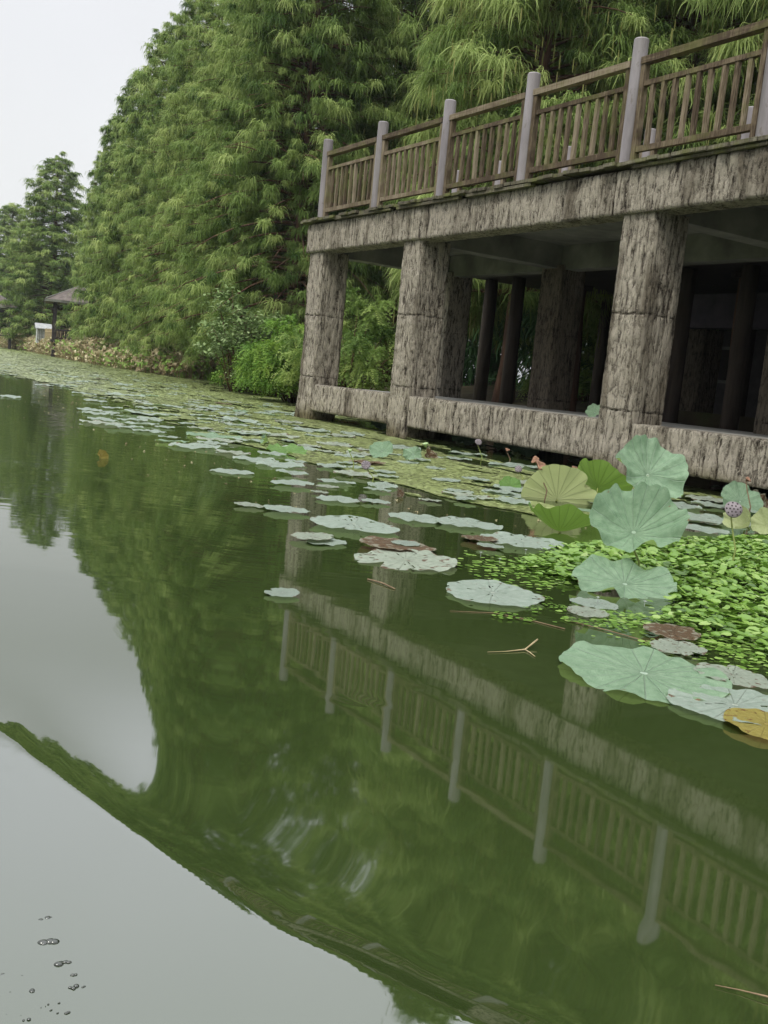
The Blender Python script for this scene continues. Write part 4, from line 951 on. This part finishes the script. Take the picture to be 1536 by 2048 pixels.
pod(1086, 1002, 1082, 930, 20, 'brown withered pod on a tall thin stalk before the pale fan leaf', M_podb, (.3, .6, .5), holes=False, stm=M_stemb)
pod(1075, 950, 1070, 919, 16, 'crumpled reddish pod just left of the tall withered one', M_podb, (-.5, .4, .5), holes=False, stm=M_stemb)
pod(1151, 962, 1150, 937, 12, 'tiny reddish withered pod right of the pale fan leaf', M_podb, (.2, .6, .5), holes=False, stm=M_stemb)
pod(959, 926, 957, 884, 14, 'pale open pod on a thin stalk against the ledge', M_pod, (.1, .7, .5))
pod(1016, 925, 1015, 899, 9, 'tiny orange pod under the ledge', M_podb, (.1, .4, .7), holes=False, stm=M_stemb)
pod(862, 915, 851, 887, 12, 'yellow-green bud on a bent stalk beside the second pillar', M_podg, (-.2, .2, .9), holes=False)
pod(702, 940, 700, 900, 9, 'thin green pod stalk left of the lone pinkish pod', M_podg, (0, .2, .9), holes=False)
pod(1492, 1040, 1497, 958, 12, 'dry forked pod stalk against the ledge behind the round green leaf', M_podb, (.3, .4, .5), holes=False, stm=M_stemb)

# curled dead scraps and twigs
def scrap(name, px, py, wd, label, mat, cat='dead leaf', tall=.5, seed=1):
    P = onz(px, py, .01); R = wd/FPX*fdist(P)/2; o = link(name, leaf_mesh(name, seed, mat, .5, .25, 2, .25, crumple_=.3, nr=10, na=40))
    orient(o, P+uz*R*.2, R, (.4, -.7, tall), seed); tag(o, label, cat)
scrap('floating_leaf', 205, 914, 22, 'small yellow leaf standing alone on the open water at the left', M_padyel, 'floating leaf', .2, 3)
scrap('withered_leaf', 858, 915, 30, 'curled brown and cream withered leaf below the yellow-green bud', M_paddead, seed=4)
scrap('withered_leaf', 1215, 1147, 22, 'small curled brown scrap on the weed behind the wavy leaf', M_paddead, seed=5)
scrap('withered_leaf', 798, 990, 18, 'orange-brown scrap in the duckweed above the joined pads', M_paddead, seed=6)
scrap('withered_leaf', 1510, 1020, 60, 'dark curled brown leaf under the ledge at the right edge', M_paddead, seed=8)
def twig(pts, rad, label, mat=M_straw):
    P = np.array([onz(x, y, z) for x, y, z in pts]); o0 = P[0].copy(); V, F = tube(P-o0, rad, 6)
    o = link('floating_twig', mkmesh('floating_twig', V, F, mat, True)); o.location = o0; tag(o, label, 'twig')
twig([(975, 1304, .003), (1010, 1303, .003), (1050, 1299, .004), (1064, 1288, .012), (1075, 1279, .02)], [.0008, .0011, .0026, .003, .003], 'forked straw-coloured twig floating on the water left of the largest pad')
twig([(1050, 1299, .004), (1060, 1305, .003), (1070, 1313, .003)], [.0019, .0016, .0013], 'short side shoot of the forked twig')
twig([(735, 1158, .003), (765, 1166, .006), (790, 1178, .003)], [.003, .003, .0025], 'thin brown twig below the notched pad', M_stemb)
twig([(1430, 1970, .003), (1480, 1980, .004), (1530, 1992, .006), (1600, 2010, .004)], [.0006, .0009, .0013, .0016], 'thin brown stem floating at the bottom right corner', M_stemb)
twig([(900, 1222, .002), (990, 1226, .002), (1060, 1240, .002), (1130, 1258, .003)], [.001, .0015, .002, .002], 'long thin brown stem trailing from the rosettes', M_stemb)
twig([(1130, 1240, .003), (1220, 1262, .004), (1300, 1285, .003)], [.002, .002, .002], 'brown stem lying between the rosettes and the brown pads', M_stemb)

# ------------------------------------------------------------------ bright round-leaved weed, front right
poly = np.array([(1010, 1128), (1060, 1100), (1120, 1090), (1180, 1085), (1280, 1082), (1380, 1078), (1470, 1072), (1640, 1066), (1800, 1075), (1800, 1400), (1600, 1370), (1536, 1330), (1480, 1300), (1400, 1280), (1330, 1262), (1270, 1248), (1330, 1215), (1200, 1185), (1120, 1170), (1040, 1150)], float)
Pw = np.array([onz(x, y)[:2] for x, y in poly])
def inpoly(P, Q):
    x, y = P[:, 0], P[:, 1]; c = np.zeros(len(P), bool); j = len(Q)-1
    for i in range(len(Q)):
        xi, yi = Q[i]; xj, yj = Q[j]; c ^= ((yi > y) != (yj > y)) & (x < (xj-xi)*(y-yi)/(yj-yi+1e-12)+xi); j = i
    return c
def discs(rs, P, size, tilt, ti, k=9, cup=.18):
    m = len(P); a = np.linspace(0, 2*np.pi, k, endpoint=False)[None]+rs.uniform(0, 6.28, (m, 1))
    n = rs.normal(0, 1, (m, 3))*tilt[:, None]; n[:, 2] = 1; n /= np.linalg.norm(n, axis=1)[:, None]
    x = np.cross(n, [0, 1., .1]); x /= np.linalg.norm(x, axis=1)[:, None]; y = np.cross(n, x)
    r = size[:, None]*(1+.06*np.sin(3*a)); r[:, 0] *= .55
    ring = P[:, None]+x[:, None]*(r*np.cos(a))[..., None]+y[:, None]*(r*np.sin(a))[..., None]*.92+n[:, None]*(size*cup)[:, None, None]*(1+.3*np.sin(2*a))[..., None]
    V = np.concatenate([P[:, None], ring], 1).reshape(-1, 3)
    b = (np.arange(m)*(k+1))[:, None, None]; j = np.arange(k)
    F = (b+np.stack([0*j, 1+j, 1+(j+1) % k], -1)[None]).reshape(-1, 3)
    return V, F, np.repeat(ti, k+1)
rs = np.random.RandomState(55); lo_, hi_ = Pw.min(0), Pw.max(0); Q = rs.uniform(lo_, hi_, (60000, 2)); Q = Q[inpoly(Q, Pw)]
dn = fbm(Q[:, 0]*5, Q[:, 1]*5, 2, 3)
# screen-free height field: tall clumps towards the middle right, flat at the lake side
side = (Q@np.array([us[0], us[1]]))
sd2 = np.column_stack([(Q[:, 0]-OO[0])*us[0]+(Q[:, 1]-OO[1])*us[1], (Q[:, 0]-OO[0])*un[0]+(Q[:, 1]-OO[1])*un[1]])
edge_d = np.array([np.min(np.hypot(Pw[:, 0]-q[0], Pw[:, 1]-q[1])) for q in Q[:1]])
def segdist(Q, Pw):
    dmin = np.full(len(Q), 9.)
    for i in range(len(Pw)):
        a, b = Pw[i], Pw[(i+1) % len(Pw)]; ab = b-a; t = np.clip(((Q-a)@ab)/(ab@ab), 0, 1); dmin = np.minimum(dmin, np.linalg.norm(Q-a-t[:, None]*ab, axis=1))
    return dmin
ed = segdist(Q, Pw)
lc = onz(1262, 1185)[:2]; keep = (rs.rand(len(Q)) < np.clip(.25+ed*6, 0, 1)*.42) & (dn+ed*1.5 > .33) & (np.hypot(Q[:, 0]-lc[0], Q[:, 1]-lc[1]) > .17)
Q, ed, dn = Q[keep], ed[keep], dn[keep]; m = min(len(Q), 9000); Q, ed, dn = Q[:m], ed[:m], dn[:m]
hgt = np.clip(ed*.5, .004, .036)*(.4+.9*dn); z = hgt*rs.uniform(.1, 1, m)+.004
size = rs.uniform(.011, .027, m)*np.clip(.6+ed*3, .6, 1.15)
V, F, T = discs(rs, np.column_stack([Q, z]), size, np.clip(z*10, .06, .5), np.clip(rs.normal(.48, .2, m)+.25*(dn-.45), 0, 1))
# petioles
mp = min(3000, m); idx = rs.permutation(m)[:mp]; b = np.column_stack([Q[idx]+rs.normal(0, .012, (mp, 2)), np.zeros(mp)]); tpt = np.column_stack([Q[idx], z[idx]-.001]); hv = np.array([[.0014, .0006, 0]])
V2 = np.stack([b-hv, b+hv, tpt+hv, tpt-hv], 1).reshape(-1, 3)
me = mkmesh('round_leaved_weed', np.concatenate([V, V2]), [F, np.arange(mp*4).reshape(-1, 4)+len(V)], M_penny, False, tint=np.concatenate([T, np.full(mp*4, .25)]))
tag(link('round_leaved_weed', me), 'dense bright green mat of round-leaved water weed', 'water weed', kind='stuff')
# loose single leaves drifting round the mat
rs = np.random.RandomState(57); pp = []
for x0, y0, sx, sy_, n in ((985, 1125, 38, 10, 70), (1040, 1140, 40, 12, 90), (1000, 1150, 22, 8, 20), (1420, 1300, 70, 10, 80), (1500, 1330, 60, 14, 60), (1300, 1240, 60, 10, 80), (1440, 1275, 90, 12, 200), (1090, 1165, 40, 8, 50), (1210, 1235, 60, 9, 70)):
    for q in range(n): pp.append(onz(rs.normal(x0, sx), rs.normal(y0, sy_), .004))
pp = np.array(pp); pp[:, 2] = rs.uniform(.003, .007, len(pp))
V, F, T = discs(rs, pp, rs.uniform(.007, .017, len(pp)), np.full(len(pp), .05), rs.uniform(.2, .9, len(pp)), cup=.02)
tag(link('drifting_weed', mkmesh('drifting_weed', V, F, M_penny, False, tint=T)), 'loose small round leaves drifting beside the weed mat', 'water weed', kind='stuff')
# rosettes of water chestnut
def rosette_mesh(seed):
    rs = np.random.RandomState(seed); V = []; F = []; T = []
    for q in range(13):
        a = q*2.4+rs.normal(0, .1); r = .25+.75*(q/13)**.6; s = rs.uniform(.32, .42)
        c = np.array([math.cos(a)*r, math.sin(a)*r, .10-.08*r]); d = np.array([math.cos(a), math.sin(a), -.05]); t = np.array([-math.sin(a), math.cos(a), 0]); n = len(V)
        V += [c-d*s*.5, c+t*s*.55, c+d*s*.35+t*s*.32, c+d*s*.5, c+d*s*.35-t*s*.32, c-t*s*.55]; F.append([n, n+1, n+2, n+3, n+4, n+5]); T += [rs.rand()*.6]*6
    return mkmesh('rosette', np.array(V), np.array(F), M_penny, False, tint=np.array(T))
rv = [rosette_mesh(i) for i in range(3)]
RO = [0]*16
for q_, i_ in enumerate(np.argsort([1010, 1065, 1110, 1140, 1150, 1190, 1235, 1215, 1270, 1090, 1300, 1160, 1060, 1330, 1500, 1455])): RO[i_] = ORD[q_]
for i, (x, y, wd) in enumerate([(1010, 1231, 62), (1065, 1215, 40), (1110, 1212, 46), (1140, 1218, 40), (1150, 1240, 44), (1190, 1246, 60), (1235, 1252, 56), (1215, 1222, 40), (1270, 1232, 46), (1090, 1195, 34), (1300, 1250, 50), (1160, 1208, 36), (1060, 1238, 26), (1330, 1240, 46), (1500, 1310, 50), (1455, 1300, 46)]):
    P = onz(x, y, .006); R = wd/FPX*fdist(P)/2; o = link('floating_rosette', rv[i % 3]); orient(o, P, R, (0, 0, 1), i*1.1)
    tag(o, '%s from the left of the leafy green rosettes along the rim of the weed mat' % RO[i] if i else 'lone green rosette nearest to the open water, left end of the rosettes', 'rosette', 'floating rosettes')
# little white flowers
mbv = MB(); a = np.linspace(0, 2*np.pi, 6, endpoint=False)
fm = MB(); fm.tube([[0, 0, -.02], [0, 0, 0]], [.001, .001], 4)
for q in range(5):
    an = q*2*math.pi/5; c_, s_ = math.cos(an), math.sin(an); fm.add(np.array([[0, 0, 0], [c_*.5-s_*.35, s_*.5+c_*.35, .15], [c_, s_, .3], [c_*.5+s_*.35, s_*.5-c_*.35, .15]])*.009, np.array([[0, 1, 2, 3]]))
flm = fm.mesh('white_flower', M_white)
for fi, (x, y) in enumerate(((962, 1105), (1000, 1118), (1052, 1100), (1184, 1150), (1196, 1195), (1290, 1203), (1472, 1133), (1490, 1133))):
    o = link('white_flower', flm); o.location = onz(x, y, .03); tag(o, '%s tiny white flower from the left on the green water weed' % ORD[fi], 'flower', 'tiny white flowers on the weed')

rs = np.random.RandomState(71); nd = 260; sd0 = np.column_stack([-np.exp(rs.uniform(np.log(2.0), np.log(26), nd)), np.zeros(nd)])
sd0[:, 1] = np.interp(sd0[:, 0], ED_S, ED_D)-np.abs(rs.normal(0, .5, nd))
pd_ = OO+sd0[:, :1]*us+sd0[:, 1:]*un; pd_[:, 2] = .004
V, F, T = crumple(rs, pd_, rs.uniform(.004, .014, nd), rs.uniform(.1, .8, nd), .12); V[:, 2] = np.clip(V[:, 2], .001, .012)
tag(link('floating_scraps', mkmesh('floating_scraps', V, F, M_dead, False, tint=T)), 'tiny scraps of dead leaf drifting off the duckweed', 'debris', kind='stuff')
# ------------------------------------------------------------------ air bubbles near the boat
M_bub, N_, L_, b_ = newmat('bubble_film'); b_.inputs['Base Color'].default_value = (.015, .02, .012, 1); b_.inputs['Roughness'].default_value = .03; b_.inputs['IOR'].default_value = 1.7
def dome(sx, sy):
    u, v = np.meshgrid(np.linspace(0, 2*np.pi, 17), np.linspace(0, np.pi/2, 7)); V = np.stack([np.cos(u)*np.cos(v)*sx, np.sin(u)*np.cos(v)*sy, np.sin(v)*min(sx, sy)*.8], -1).reshape(-1, 3); return V, grid(17, 7)
bubs = [(100, 1885, 23, 6), (127, 1927, 17, 4), (92, 1838, 14, 3), (148, 1950, 9, 2), (146, 1975, 13, 3), (60, 1982, 10, 3), (58, 1817, 7, 2), (38, 1838, 8, 2), (28, 1867, 7, 2), (12, 1817, 6, 2), (80, 1865, 4, 1), (138, 2025, 9, 2), (8, 1653, 12, 3), (118, 2006, 4, 1), (101, 2020, 5, 2), (44, 1952, 4, 1), (56, 1900, 4, 1), (5, 1950, 9, 2), (52, 2040, 8, 2), (20, 1985, 4, 1), (82, 2015, 3, 1), (5, 1693, 4, 1), (14, 1720, 3, 1), (90, 1779, 3, 1)]
rb = np.random.RandomState(88)
bubs += [(abs(rb.normal(0, 75)), rb.uniform(1790, 2047), rb.uniform(2, 6), 1+int(rb.rand() < .3)) for q in range(14)]+[(abs(rb.normal(0, 22)), rb.uniform(1600, 1800), rb.uniform(2, 6), 1) for q in range(8)]
BR = [0]*len(bubs)
for q_, i_ in enumerate(np.argsort([-q[2]-.01*i for i, q in enumerate(bubs)])): BR[i_] = q_
rs = np.random.RandomState(66)
for i, (x, y, wd, nb_) in enumerate(bubs):
    P = onz(x, y, .0155); R = wd/FPX*fdist(P)*.9; mb = MB()
    for q in range(max(1, nb_)):
        u_ = rs.uniform(-1, 1) if nb_ > 1 else 0; rr_ = R*rs.uniform(.28, .62)*(1 if nb_ > 1 else 1.1)
        V, F = dome(rr_*rs.uniform(.9, 1.3), rr_*rs.uniform(.7, 1)); V = V+[u_*R*.75, u_*R*.25+rs.normal(0, R*.16), 0]; mb.add(V, F)
    o = mb.build('air_bubble', M_bub, None, True); o.location = P; o.rotation_euler = (0, 0, rs.normal(.2, .2))
    tag(o, '%s largest of the air bubbles on the wake at the lower left' % ORD[BR[i]] if nb_ < 6 else 'largest cluster of joined air bubbles on the wake at the lower left', 'bubble', 'air bubbles on the wake')

# ------------------------------------------------------------------ thin damp air
hm = bpy.data.materials.new('haze'); hm.use_nodes = True; n_ = hm.node_tree.nodes; n_.remove(n_['Principled BSDF'])
pv = n_.new('ShaderNodeVolumePrincipled'); pv.inputs['Color'].default_value = (.86, .92, .97, 1); pv.inputs['Density'].default_value = .0003; pv.inputs['Anisotropy'].default_value = .1
hm.node_tree.links.new(pv.outputs[0], n_['Material Output'].inputs['Volume'])
mb = MB(); mb.bx(-980, 980, -800, 1300, -3.2, 26); tag(mb.build('haze', hm), 'thin damp haze over the lake', kind='stuff')
